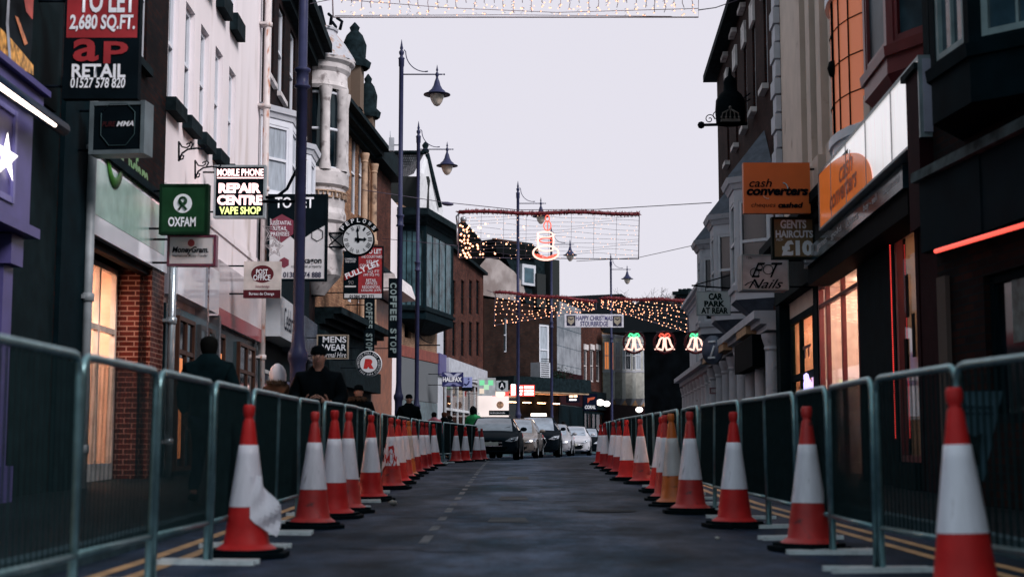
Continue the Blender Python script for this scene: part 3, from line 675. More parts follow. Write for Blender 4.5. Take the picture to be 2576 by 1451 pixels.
mb = MB().lathe(tc, [(R_*.84,za-.02),(R_*.84,zb_+.05)], 24); obj('pane', mb, GL, tur)
mb = MB()
for zc in (za+.06, (za+zb_)/2, zb_-.12): mb.lathe(tc, [(R_*.84,zc-.04),(R_*.88,zc-.04),(R_*.88,zc+.04),(R_*.84,zc+.04)], 24)
for k2 in range(8):
    for s in (-.33,.33):
        a = k2*math.pi/4+s; mb.lathe(tc+V(math.cos(a)*R_*.86, math.sin(a)*R_*.86, 0), [(.045,za),(.045,zb_)], 6)
obj('sash_frame', mb, WHITE, tur)
mb = MB()
for k2 in range(20):   # fretwork band
    a = k2*2*math.pi/20
    for dr, z0_, z1_ in ((0, 495, 480),):
        c = tc+V(math.cos(a)*R_*1.0, math.sin(a)*R_*1.0, zz_(487)); t_ = V(-math.sin(a), math.cos(a), 0); n_ = V(math.cos(a), math.sin(a), 0)
        for dx, dz_, hx, hz in ((0,.09,.13,.018),(-.12,0,.018,.09),(.03,-.02,.018,.06),(-.04,-.08,.09,.018)): mb.obox(c+t_*dx+V(0,0,dz_), t_, n_, (0,0,1), hx, .03, hz)
obj('fret_band', mb, STONE2, tur)
mb = MB().lathe(tc, [(R_*1.30,zz_(133)),(R_*1.22,zz_(120)),(R_*.92,zz_(85)),(R_*.62,zz_(58)),(R_*.60,zz_(52)),(R_*.66,zz_(50)),(R_*.66,zz_(44)),(.3,zz_(40))], 12, hard=True); obj('turret_roof', mb, LEAD, tur)
mb = MB(); 
for k2 in range(7): a = k2*2*math.pi/7; mb.tube([tc+V(math.cos(a)*.6, math.sin(a)*.6, zz_(44)), tc+V(math.cos(a)*.66, math.sin(a)*.66, zz_(22)), tc+V(math.cos(a)*.5, math.sin(a)*.5, zz_(12))], .05, 5)
mb.tube([tc+V(0,0,zz_(50)), tc+V(0,0,zz_(-20))], [.25,.05], 8); obj('finial', mb, IRON, tur)
# lower turret bay (first floor under the fret band) and shops below
mb = MB()
for a in fr: mb.lathe(tc+V(math.cos(a)*R_*.86, math.sin(a)*R_*.86, 0), [(.17,zz_(622)),(.15,zz_(560))], 8)
obj('mullion', mb, STONE, tur)
cornice(FL, ua, FL.L-.03, 3.6, b5, DKST, ((.1,.1),(.12,.3),(.14,.5)))
mb = MB(); FL.box(mb, ua+.05, FL.L-.05, 2.6, 3.55, .004, .2); obj('shop_fascia', mb, M('blue grey fascia2', (.14,.16,.2), .15, var=.6, scale=1.5), b5)
mb = MB(); FL.box(mb, ua+.05, FL.L-.05, -.1, 2.55, .004, .08); obj('shopfront', mb, DARK, b5)
# --- tan stone ornate building (gables, columns)
ux = FL2.u
ua, ub = .02, ux(925)
b6 = building('gothic_building', 'ornate tan stone building with columns, dark cornices and carved pinnacles', FL2, ua, ub, zz_(215, 47), BRKO,
  [FL2.win(884, 897, 330, 540, f=WHITE, p=GL), FL2.win(903,914,335,545, f=WHITE, p=GL), FL2.win(876,888,620,760, f=WHITE, p=GL), FL2.win(902,914,630,765, f=WHITE, p=GL)], depth=6)
mb = MB()
for xx in (893, 918): column(mb, FL2, ux(xx), zz_(560,46), zz_(330,46), .12, .22)
for xx in (893, 918): column(mb, FL2, ux(xx), zz_(790,46), zz_(600,46), .14, .22)
obj('column', mb, STONE2, b6)
for yy, st in ((325, ((.12,.2),(.18,.45),(.14,.7))), (290, ((.1,.3),(.12,.5))), (610, ((.12,.2),(.14,.35)))):
    cornice(FL2, ua, ub+.2, zz_(yy, 47), b6, DKST if yy < 600 else STONE2, st)
mb = MB()
for xx, yb, yt, w in ((868,215,80,.55), (905,215,165,.45)):
    c = FL2.pt(ux(xx), 0, .15); z0_, z1_ = zz_(yb+25,46), zz_(yt,46)
    mb.obox(c+V(0,0,(z0_+z1_)/2-.3), FL2.d, FL2.n, (0,0,1), w*.6, w*.5, (z1_-z0_)/2-.3)
obj('pinnacle_base', mb, BRKO, b6)
mb = MB()
for xx, yt, w in ((868,80,.55), (905,165,.45)):
    c = FL2.pt(ux(xx), 0, .15); z = zz_(yt,46)-.65
    mb.lathe(c, [(w*.95,z),(w*1.05,z+.2),(w*.7,z+.35),(w*.75,z+.8),(w*.5,z+1.15),(w*.25,z+1.3),(w*.32,z+1.42),(.02,z+1.6)], 8)
obj('pinnacle', mb, DKST, b6)
mb = MB(); c = FL2.pt(ux(872), 0, .1)
mb.prism([FL2.pt(ua, zz_(225,46), .1), FL2.pt(ux(868), zz_(120,46), .1), FL2.pt(ux(905), zz_(225,46), .1)], -FL2.n*.5); obj('gable', mb, BRKO, b6)
cornice(FL2, ua, ub, 4.3, b6, DKST, ((.15,.3),(.15,.55),(.2,.8)))
band('dark_panel', FL2, ua, ub, 3.2, 4.28, .004, .12, DKST, b6)
mb = MB()
mb.obox(FL2.pt((ua+ub)/2, 2.9, .2), FL2.d, FL2.n, (0,0,1), (ub-ua)/2, .25, .35); obj('shop_fascia', mb, DKST, b6)
band('shopfront', FL2, ua, ub, -.1, 2.55, .004, .1, DARK, b6)
# --- brick building with dark sloping eaves next
ua, ub = ub, ux(978)
zr = zf(FL2, 950, 420)
b7 = building('brick_building', 'low dark red brick building with a heavy black eaves board beyond the tan stone building', FL2, ua, ub, zr, BRKF, [FL2.win(930,945,560,640,f=WHITE,p=CURT)], depth=6)
mb = MB(); FL2.box(mb, ua-.1, ub+.1, zr, zr+.75, -.1, .45); obj('eaves', mb, DKST, b7)
mb = MB(); mb.prism([FL2.pt(ua, zr+.75, .2), FL2.pt(ua, zr+2.4, -3), FL2.pt(ua, zr+.75, -6)], FL2.d*(ub-ua)); obj('roof', mb, SLATE, b7)
zq = zf(FL2, 950, 700); cornice(FL2, ua, ub, zq, b7, DKST, ((.1,.2),(.15,.5)))
mb = MB(); mb.prism([FL2.pt(ua, zq-.02, .1), FL2.pt(ua, zq-.02, .9), FL2.pt(ua, zq-.6, 1.1), FL2.pt(ua, zq-.7, .1)], FL2.d*(ub-ua-.4)); obj('shop_canopy', mb, M('lit white canopy', (.7,.64,.64), .3), b7)
band('shopfront', FL2, ua, ub, -.1, zq-.8, .004, .1, M('orange brown wood', (.22,.07,.03), .5, var=.4), b7)
# --- white fronted narrow house with slate roof and white gable wall
ua, ub = ub, FL2.L
zw = zf(FL2, 985, 500)
b8 = building('white_house', 'narrow white walled house beside the lower half of the second lamp post', FL2, ua, ub, zw, REND, [], depth=6)
# tiled roof + gable standing back from the street
def ridge(name, label, pts_eave, pts_ridge, gm_, rm_):
    pass
mb = MB(); A = P(948,478,66); B = P(1040,540,62); Cc = P(1068,385,64); D = P(955,385,68)
rr = thing('roof_house', 'steep grey tiled roof with a white gable end, rising behind two lamp posts', 'building', (A.x, A.y, .25))
L1 = (B-A).length
mb.face([A, V(B.x,B.y,A.z), Cc, D], [(0,0),(L1,0),(L1,2.6),(0,2.6)]); obj('roof', mb, SLATE, rr)
mb = MB(); E1 = P(1048,600,61.7); F1 = P(1112,600,64.5); G1 = P(1070,388,64)
mb.prism([E1, F1, P(1106,520,64.4), G1, V(E1.x+.15,E1.y,A.z)], (.12,.4,0)); obj('gable_wall', mb, M('weathered gable render', (.62,.62,.64), .8, var=.1, dirt=((.3,.32,.32), 2, .6)), rr)
mb = MB().box((A.x, 62.6, .1), (F1.x-.5, 68, A.z)); obj('wall', mb, BRKF, rr)
mb = MB().tube([G1+V(.1,-.1,0), P(1108,522,64.2)], .09, 6); mb.tube([P(1068,384,63.9), P(950,384,67.8)], .1, 6); obj('ridge_tiles', mb, DKST, rr)
mb = MB().lathe(P(1070,385,64), [(.16,0),(.18,.1),(.1,.2),(.16,.35),(.05,.5)], 8); obj('finial', mb, DKST, rr)
# --- timbered oriel building
ua, ub = 0, FL3.L
ut = FL3.u
zt3 = zf(FL3, 1060, 560)
b9 = building('buff_brick_building', 'buff brick building carrying a long black timber oriel on its first floor', FL3, ua, ub, zt3+.3, BRKY, [FL3.win(1018, 1034, 770, 850, none=True)], depth=6)
zA, zB = zf(FL3, 1060, 800, .9), zf(FL3, 1060, 560, .9)
bay(FL3, .15, ub-.1, zA, zB, .95, DARK, DKST, M('dim oriel glass', (.10,.115,.12), .25, var=.8, scale=2, spec=.3), b9, zA+.5, zB-.25, cut=.12, corm=DKST, v=3, h=0, roofm=DKST)
mb = MB(); FL3.box(mb, -.3, ub+.5, zB+.24, zB+.5, -.5, 1.35); mb.prism([FL3.pt(-.3,zB+.5,1.3), FL3.pt(-.3,zB+.75,-2.5), FL3.pt(-.3,zB+.5,-5)], FL3.d*(ub+.8)); obj('roof', mb, DKST, b9)
zC = zf(FL3, 1040, 905)
band('red_band', FL3, .02, ub-.02, zC+.05, zC+.5, .003, .08, M('brick red band', (.22,.05,.035), .7), b9)
band('clad_front', FL3, .02, ub-.02, zC-1.7, zC+.02, .003, .06, CREAM, b9)
band('shopfront', FL3, .02, ub-.02, -.1, zC-1.72, .003, .05, M('grey green shopfront', (.10,.15,.17), .4, var=.4), b9)
# --- white narrow front then red brick three storey
ua, ub = .02, FL4.u(1114)
zt4 = zf(FL4, 1106, 700)
b10 = building('narrow_building', 'narrow white painted front squeezed before the three storey red brick block', FL4, ua, ub, zf(FL4,1106,690), WHITE2, [FL4.win(1102,1110,745,830,f=WHITE,p=GLB)], depth=5)
band('shop_fascia', FL4, ua, ub+.2, zf(FL4,1106,945), zf(FL4,1106,890), .01, .12, PURP, b10)
ua, ub = ub, FL4.L
zt5 = zf(FL4, 1150, 640)
wn = []
for xa in (1116, 1138, 1160, 1180, 1198):
    for (ya, yb_) in ((705, 790), (810, 895)): wn.append(FL4.win(xa, xa+8, ya, yb_, f=M('dark frame', (.03,.02,.02), .5), p=GL, fw=.04))
b11 = building('red_brick_building', 'three storey red brick block with rows of tall dark windows, in the middle left', FL4, ua, ub, zt5, BRKF, wn, depth=8)
mb = MB(); mb.prism([P(1098,612,80), P(1165,552,80), P(1245,642,80), P(1245,700,80), P(1098,700,80)], (0,7,0)); obj('gable_roof', mb, SLATE2, b11)
mb = MB(); FL4.box(mb, ua, ub, zt5, zt5+.15, -.05, .25); obj('parapet', mb, DKST, b11)
zz6 = zf(FL4, 1160, 955)
band('shop_fascia', FL4, ua+.1, ub-.1, zz6, zz6+.8, .01, .25, M('pale fascia', (.45,.47,.52), .4), b11)
lit_room(FL4, ua+.3, ub-.3, .3, zz6-.1, .02, .5, LAMPC, M('pink shop wall', (.6,.42,.38), .7), b11)
glaze(FL4, ua+.1, ub-.1, .2, zz6-.05, .08, M('white frame', (.5,.52,.55), .4), [ua+(ub-ua)*k_/7 for k_ in range(1,7)], [2.4], b11, .12)
# --- big gable building with canopy (faces down the street)
GA, GB = P(1216,HZ,79), P(1402,HZ,84)
F5 = Fac((GA.x,GA.y), (GB.x,GB.y), 1)
ze = zf(F5, 1300, 760)
b12 = building('canopy_building', 'brown brick corner building with a deep lit canopy and a dormer in its roof', F5, 0, F5.L, ze, BR('brown brick', (.075,.035,.027), (.05,.025,.021), (.05,.035,.03)),
   [F5.win(1357,1383,815,945,f=WHITE,p=CURT,fw=.14), F5.win(1268,1276,800,885,f=WHITE2,p=GL,fw=.05)], depth=9)
mb = MB(); sidx = 0
mb.face([F5.pt(F5.u(x), zf(F5,x,y), .1) for x, y in ((1206,742),(1203,668),(1220,648),(1252,654),(1290,683),(1312,712),(1318,735),(1296,757))])
obj('gable_wall', mb, M('mottled old render', (.30,.26,.25), .8, var=.25, scale=1.5, dirt=((.20,.16,.15), .8, .5)), b12)
mb = MB(); mb.prism([F5.pt(F5.u(1250),zf(F5,1250,600),.0), F5.pt(F5.u(1340),zf(F5,1340,612),.0), F5.pt(F5.L,zf(F5,1400,700),.0), F5.pt(F5.L,ze,.0), F5.pt(F5.u(1325),ze,.0)], -F5.n*8); obj('roof', mb, DKST, b12)
mb = MB(); F5.box(mb, F5.u(1238), F5.u(1345), zf(F5,1300,645), zf(F5,1300,615), -.1, .3); obj('ridge_roof', mb, SLATE2, b12)
mb = MB(); 
for k_ in range(26): mb.ball(F5.pt(F5.u(1236)+k_*.098*1.0, zf(F5,1300,612), .1), .06, 6)
obj('ridge_tiles', mb, M('terracotta', (.12,.05,.035), .8), b12)
q = F5.win(1310,1337,675,712, f=WHITE, p=CURT, fw=.12); dm = MB(); F5.box(dm, q['u0']-.1, q['u1']+.15, q['z0']-.15, q['z1']+.2, -1, .2)
dd = obj('dormer', dm, WHITE2, b12); mb = MB(); F5.box(mb, q['u0']+.08, q['u1']-.05, q['z0'], q['z1'], .2, .215); obj('pane', mb, GLB, dd)
mb = MB(); F5.box(mb, F5.u(1372), F5.u(1392), ze-.3, zf(F5,1380,655), -.2, .5); F5.box(mb, F5.u(1340), F5.u(1362), ze-.2, zf(F5,1350,690), -.2, .35)
ch = obj('chimney', mb, BRKR if False else BRKF, b12)
# canopy
zc_, zd_ = zf(F5, 1300, 985, 2.2), zf(F5, 1300, 945, 2.2)
mb = MB(); F5.box(mb, F5.u(1215), F5.u(1412), zc_+.12, zd_, -.02, 2.2); obj('canopy', mb, DKST, b12)
mb = MB(); F5.box(mb, F5.u(1217), F5.u(1410), zc_+.02, zc_+.11, .05, 2.1); obj('canopy_soffit', mb, M('warm cream soffit', (.75,.50,.32), .6), b12)
mb = MB()
for k_ in range(5): F5.box(mb, F5.L*(k_+.5)/5-.25, F5.L*(k_+.5)/5+.25, zc_-.5, zc_-.46, .3, .5)
obj('canopy_lamp', mb, LAMPW, b12)
lit_room(F5, .2, F5.L*.45, .3, zc_-.05, .02, .8, LAMPC, M('pale shop wall', (.7,.55,.5), .7), b12)
glaze(F5, .1, F5.L*.45, .2, zc_-.1, .1, WHITE2, [.9, 1.7], [], b12, .12)
band('dark_front', F5, F5.L*.46, F5.L, -.1, zc_, .003, .1, M('dark brown front', (.035,.018,.015), .5), b12)
mb = MB(); F5.box(mb, F5.u(1304), F5.u(1330), zd_, zf(F5,1316,908,1.5), .9, 1.6); ac = obj('air_unit', mb, WHITE2, b12)
mb = MB()
for k_ in range(9): F5.box(mb, F5.u(1306), F5.u(1326), zd_+.1+k_*.12, zd_+.14+k_*.12, 1.6, 1.62)
obj('grille', mb, BLK, ac)
# plants on canopy
mb = MB(); random.seed(3)
for k_ in range(420):
    c = F5.pt(F5.u(1335)+random.random()*1.8, zd_+.02+abs(random.gauss(0,.28)), .7+random.random()*1.2); a = Vector([random.gauss(0,1) for _ in range(3)]).normalized()*.08; b_ = Vector([random.gauss(0,1) for _ in range(3)]).normalized()*.06
    mb.face([c-a, c+b_, c+a])
tag(obj('roof_plants', mb, M('dark leaves', (.03,.05,.03), .6, var=.5)), 'straggly dark plants growing on top of the canopy in the middle', 'plants', kind='stuff')
# side of canopy building receding, metal clad building, arched brick, timber windows
F6 = Fac((P(1402,HZ,84.2).x, P(1402,HZ,84.2).y), (P(1463,HZ,90).x, 90), 1)
b13 = building('metal_clad_building', 'grey metal panelled building with faint pink reflections beyond the canopy', F6, 0, F6.L, zf(F6,1440,770), BR('metal panels', (.26,.29,.33), (.20,.23,.27), (.09,.1,.12), 1.6, 1.1, .02, .22, 0, .2), [], depth=6)
band('maroon_front', F6, .05, F6.L-.05, zf(F6,1440,1020), zf(F6,1440,940), .004, .1, MAROON, b13)
band('shopfront', F6, .05, F6.L-.05, -.1, zf(F6,1440,1022), .004, .1, DARK, b13)
F7 = Fac((P(1463,HZ,90.2).x, 90.2), (P(1516,HZ,95).x, 95), 1)
ws = [F7.win(xa, xa+9, 880, 960, f=STONE, p=GL, fw=.1, lin=STONE, lh=.35) for xa in (1469, 1485, 1500)]
b14 = building('red_brick_building', 'far red brick building with three arched white headed windows', F7, 0, F7.L, zf(F7,1490,800), BRKF, ws, depth=6)
band('shop_fascia', F7, .05, F7.L-.05, zf(F7,1490,1030), zf(F7,1490,985), .004, .3, DARK, b14)
lit_room(F7, .2, F7.L-.2, .3, zf(F7,1490,1035), .02, .5, LAMPW, WARMW, b14); glaze(F7, .1, F7.L-.1, .2, zf(F7,1490,1035), .1, DARK, [1,2,3], [], b14, .15)
F8 = Fac((P(1516,HZ,95.2).x, 95.2), (P(1622,HZ,103).x, 103), 1)
b15 = building('timbered_building', 'far cream building with two storeys of small paned bay windows, right of centre', F8, 0, F8.L, zf(F8,1570,835), BR('ochre plaster blocks', (.36,.22,.13), (.28,.17,.1), (.12,.08,.05), .9, .5, .02), [], depth=6)
za8, zb8, zc8, zd8 = zf(F8,1570,880), zf(F8,1570,945), zf(F8,1570,965), zf(F8,1570,1000)
for k_, xx in enumerate((1518, 1546, 1572, 1598)):
    a = F8.u(xx); w_ = F8.u(xx+22)-a
    bay(F8, a, a+w_, zf(F8,xx,1002), zf(F8,xx,850), .4, M('sage window timber', (.33,.33,.30), .6), WHITE2, LW if k_ == 0 else (CURT if k_ % 2 else GL), b15, zf(F8,xx,930), zf(F8,xx,858), v=1, h=1, corm=STONE3)
mb = MB(); mb.prism([F8.pt(-.5,zf(F8,1545,835),.2), F8.pt(F8.u(1560),zf(F8,1560,740),.2), F8.pt(F8.L+9,zf(F8,1622,835),.2)], -F8.n*5); obj('roof', mb, SLATE, b15)
band('shop_fascia', F8, .05, F8.L-.05, zf(F8,1570,1070)+.0, zf(F8,1570,1035)+.4, .004, .5, MAROON, b15)
# end block closing the view
F9 = Fac((P(1622,HZ,92).x, 92), (P(1760,HZ,90).x, 90), 1)
b16 = building('dark_end_block', 'plain black end wall closing the street beneath the hanging bell lights', F9, 0, F9.L, zf(F9,1680,832), M('near black brick', (.02,.016,.018), .8, var=.5, scale=1.5), [], depth=8)
mb = MB(); mb.prism([F9.pt(-3,zf(F9,1620,832),.1), F9.pt(F9.u(1570),zf(F9,1570,738),-3), F9.pt(F9.u(1625),zf(F9,1625,740),-3), F9.pt(F9.L,zf(F9,1750,834),.1)], -F9.n*3); obj('roof', mb, SLATE, b16)
mb = MB(); F9.box(mb, F9.u(1663), F9.u(1698), zf(F9,1680,832)-.5, zf(F9,1680,735), -3.2, -2.2); F9.box(mb, F9.u(1660), F9.u(1701), zf(F9,1680,733), zf(F9,1680,724), -3.3, -2.1)
for k_ in (1667,1679,1690): F9.box(mb, F9.u(k_), F9.u(k_+6), zf(F9,1680,724), zf(F9,1680,716), -3.0, -2.6)
obj('chimney', mb, DKST, b16)
# bare tree
def limb(mb, p, d, L, r, n):
    if n == 0 or r < .006: return
    q = p + d*L; mb.tube([p, (p+q)/2+V(random.gauss(0,L*.05), 0, 0), q], [r, r*.85, r*.7], 5 if n > 2 else 3, cap=False)
    for _ in range(3 if n > 1 else 2):
        e = (d + Vector([random.gauss(0,.45) for _ in range(3)])).normalized(); limb(mb, q, e, L*(.66+random.random()*.14), r*.62, n-1)
tr = thing('bare_tree', 'leafless winter tree showing above the far roofs beside the chimney', 'tree', (P(1645,HZ,112).x, 112, .2))
random.seed(11); bs = tr.location.copy(); mb = MB().tube([bs, bs+V(0,0,6.2)], [.28,.2], 8); obj('trunk', mb, M('grey bark', (.10,.09,.09), .9), tr)
mb = MB()
for k_ in range(5): limb(mb, bs+V(0,0,6.1), V(random.gauss(0,.35), random.gauss(0,.3), 1).normalized(), 2.3, .12, 6)
obj('crown', mb, M('grey twigs', (.16,.15,.16), .9), tr)
# ================================================================ RIGHT BUILDINGS
RU = FR.u
def rz(x, y, o=0): return FR.px(x, y, o)[1]
# --- nearest dark building with a red neon tube
h = FRN.L
zfb, zft = FRN.px(2500, 590)[1], FRN.px(2500, 392)[1]
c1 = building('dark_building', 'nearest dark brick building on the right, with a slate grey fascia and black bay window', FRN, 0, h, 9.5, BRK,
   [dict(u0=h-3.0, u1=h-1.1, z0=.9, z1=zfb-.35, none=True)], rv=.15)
mb = MB(); FRN.box(mb, 0, h-.05, zfb, zft, .004, .16); FRN.box(mb, h-1.5, h-.05, zfb+.002, zft-.002, .16, .175)
obj('fascia', mb, M('slate fascia', (.016,.024,.030), .5, var=.3, scale=1.5), c1)
band('stone_ledge', FRN, 0, h, zft+.003, zft+.1, .004, .24, M('mossy ledge', (.10,.13,.14), .8, var=.6, scale=5), c1)
band('cream_brick', FRN, h-.32, h-.1, .2, zfb-.25, .003, .05, BR('grey brick', (.05,.055,.06), (.03,.035,.04), (.16,.13,.12)), c1)
glaze(FRN, h-3.0, h-1.1, .9, zfb-.35, -.1, DARK, [h-2.1], [], c1, .08, pane=GL)
mb = MB(); FRN.box(mb, h-2.9, h-2.3, 1.2, 2.2, -.09, -.085); FRN.box(mb, h-1.95, h-1.5, 1.6, 2.3, -.09, -.085); obj('window_notice', mb, M('teal notice', (.10,.17,.18), .5, var=.6, scale=9), c1)
zb1 = FRN.px(2470, 330)[1]
bay(FRN, h-2.9, h-.75, zb1+.0, zb1+3.2, .55, DARK, M('pale teal frame', (.20,.27,.28), .5), GLB, c1, zb1+.55, zb1+3.0, h=0, v=1, corm=DARK, base=False)
t = thing('neon_tube', 'glowing red neon tube running along the bottom of the dark fascia on the right', 'light', FRN.pt(h-1.5, zfb-.1, .3))
pn = [FRN.pt(*FRN.px(2354, 632, .3), .3), FRN.pt(*FRN.px(2620, 552, .3), .3)]
obj('tube', MB().tube(pn, .021, 10), E('neon red', (1,.10,.07), 1.6), t)
obj('backing_rail', MB().tube([p+V(.04,.02,.02) for p in pn], .025, 6), BLK, t)
# --- cash shop: brick with dark red oriel
ua, ub = .02, FR.px(2150, 600, .5)[0]
z1_, z0_ = rz(2317,133,.45), rz(2317,350,.45)
wA, wB = FR.u(2322), ub-.04
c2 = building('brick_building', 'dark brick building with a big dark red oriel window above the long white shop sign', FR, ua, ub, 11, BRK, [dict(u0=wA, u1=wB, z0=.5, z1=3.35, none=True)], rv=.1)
ro = FR.px(2290, 260)[0]; rb = FR.px(2150, 300, .5)[0]
zro = rz(2200, 240, .5)
bay(FR, FR.px(2296,200,.5)[0], ub-.15, zro, zro+3.6, .55, REDP, REDP, M('grey curtain', (.06,.07,.08), .4, var=.8, scale=2), c2, zro+.35, zro+3.4, corm=REDP, roofm=REDP)
mb = MB(); u_ = RU(2352); FR.box(mb, .03, .55, 2.9, rz(2352,130,.5), .01, .52); obj('maroon_pier', mb, MAROON, c2)
mb = MB(); FR.box(mb, .0, .62, rz(2352,130,.5)+.002, rz(2352,130,.5)+.07, -.0, .56); FR.box(mb, .2, .45, rz(2352,130,.5)+.07, 8.2, .0, .35); obj('pier_cap', mb, DKST, c2)
mb = MB(); FR.box(mb, .63, .8, 4.3, 8.5, .003, .09); FR.box(mb, 1.1, 1.22, 4.3, 8.5, .003, .09); obj('brick_strip', mb, M('brown strip', (.05,.03,.028), .8, var=.4), c2)
mb = MB(); FR.box(mb, 1.35, 1.5, rz(2268,130,.2), rz(2268,75,.2), .01, .2); al = obj('alarm_box', mb, M('white plastic', (.6,.62,.75), .4), c2)
# long white sign
sg = thing('shop_sign_board', 'long crumpled white and orange fascia sign running along the right side shops', 'sign', FR.pt(4, 4.4, .5))
s0, s1, so_ = RU(2317)+0, FR.px(2062, 500, .5)[0], .5
s0 = FR.px(2317, 240, so_)[0]
zsT = (rz(2317,135,so_)+rz(2063,433,so_))/2; zsB = (rz(2290,372,so_)+rz(2063,582,so_))/2
WS = M('creased white vinyl', (.70,.69,.71), .22, var=.10, scale=1.1, spec=.8, stretch=(3,3,.4), bump=.3, dirt=((.45,.40,.36), 1.3, .62))
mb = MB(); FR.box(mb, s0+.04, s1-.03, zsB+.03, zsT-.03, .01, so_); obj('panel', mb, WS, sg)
mb = MB(); FR.box(mb, s0, s0+.04, zsB, zsT, .005, so_+.02); FR.box(mb, s1-.03, s1, zsB, zsT, .005, so_+.02); FR.box(mb, s0+.04, s1-.03, zsT-.03, zsT, .006, so_+.018); FR.box(mb, s0+.04, s1-.03, zsB, zsB+.03, .006, so_+.018)
obj('frame', mb, M('grey green frame', (.22,.27,.29), .4), sg)
mb = MB(); FR.box(mb, s0-.02, s0-.002, zsB+.05, zsT-.04, .03, so_-.02); obj('end_cap', mb, M('lilac grey metal', (.36,.36,.46), .5, var=.15), sg)
ORG = M('orange vinyl', (.75,.20,.025), .25, var=.12, scale=2, spec=.8)
for m_, c_ in ((WS, (1,.96,.97,1)), (ORG, (.8,.17,.03,1))):   # glow added to brighten the fascia vinyl
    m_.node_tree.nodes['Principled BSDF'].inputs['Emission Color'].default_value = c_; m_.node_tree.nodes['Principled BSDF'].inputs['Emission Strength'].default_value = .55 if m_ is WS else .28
mb = MB(); pts = []
Lh = zsT-zsB; Ls = s1-s0
for k in range(25):
    a = k/24*math.pi/2; pts.append((s1-.03-math.sin(a)*Ls*.60, zsB+.03+math.cos(a)*(Lh*.93)))
pts = [(s1-.03, zsB+.03+Lh*.93)] + pts[1:] + [(s1-.03, zsB+.03)]
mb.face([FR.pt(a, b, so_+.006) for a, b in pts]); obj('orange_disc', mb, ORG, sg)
mb = MB()
for fx in (.22,.45,.66,.84): FR.box(mb, s0+Ls*fx, s0+Ls*fx+.02, zsB+.03, zsT-.03, so_+.001, so_+.012)
obj('panel_joint', mb, M('joint grey', (.40,.38,.40), .4), sg)
DOR = M('dark orange letters', (.30,.06,.02), .4)
txt('cash', FR.pt(s0+Ls*.66, zsB+Lh*.62, so_+.012), -FR.d, V(0,0,1), .95, .30, DOR, sg, .01, .2)
txt('converters', FR.pt(s0+Ls*.70, zsB+Lh*.30, so_+.012), -FR.d, V(0,0,1), 2.0, .24, DOR, sg, .03, .2)
# lower strip with blurred white wording
t2a, t2b = FR.px(2270, 440, .42)[0], FR.px(2022, 660, .42)[0]
lt = thing('shop_sign_strip', 'narrow dark grey lettered strip fixed below the long white fascia sign', 'sign', FR.pt(5, 3.6, .4))
zlT, zlB = zsB-.02, (rz(2270,465,.42)+rz(2040,668,.42))/2
mb = MB(); FR.box(mb, t2a, t2b, zlB, zlT, .01, .42); obj('panel', mb, M('grey glossy strip', (.07,.085,.10), .15, var=.5, scale=2, spec=.9), lt)
for k, s in enumerate(('cheques cashed', 'buy - sell', 'loans', 'gold', 'games', 'phones')):
    n_ = 6; uc_ = t2a+(t2b-t2a)*(k+.5)/n_; txt(s, FR.pt(uc_, (zlB+zlT)/2, .425), -FR.d, V(0,0,1), (t2b-t2a)/n_*.7, (zlT-zlB)*.42, M('pale grey letters', (.42,.45,.48), .4), lt, .01)
mb = MB(); FR.box(mb, t2a+.05, t2b, zlB-.28, zlB-.003, .01, .36); obj('soffit', mb, BLK, lt)
# shopfront glazing with reflections
lit_room(FR, wA-.3, wB-.02, .4, 3.4, -.12, 1.6, E('dim warm lamp', (1,.66,.50), 9), M('buff interior wall', (.55,.40,.28), .8, var=.3), c2)
glaze(FR, wA, wB, .5, 3.34, -.03, REDP, [], [], c2, .08)
mb = MB(); FR.box(mb, ua+.01, wA-.2, -.1, 3.3, .003, .02); FR.box(mb, wA-.17, wA-.02, -.1, 3.3, .003, .03)
obj('pilaster', mb, MAROON, c2)
mb = MB(); FR.box(mb, wA, wB, -.1, .5, .0, .1); obj('stall_riser', mb, DARK, c2)
mb = MB()
for k in range(90): mb.ball(FR.pt(wB+.05, .8+k*.028, .06), .0095, 5)
obj('red_light_string', mb, E('red dots', (1,.06,.05), 1.2), c2)
mb = MB()
for a, b, c_, d_ in ((.22,2.25,.16,.52), (.50,1.75,.15,.52), (.05,1.55,.14,.45)): FR.box(mb, wB-.35-a, wB-.35-a+c_, b, b+d_, -.02, -.012)
obj('window_sticker', mb, BLK, c2)
mb = MB(); random.seed(21)
for k in range(46): mb.ball(FR.pt(wA+.15+random.random()*(wB-wA-.3), 2.55+random.random()*.5, -.35), .010, 5)
obj('fairy_light_reflection', mb, E('fairy reflection glow', (1,.55,.35), 4), c2)  # glowing dots stand for fairy lights reflected in the glass
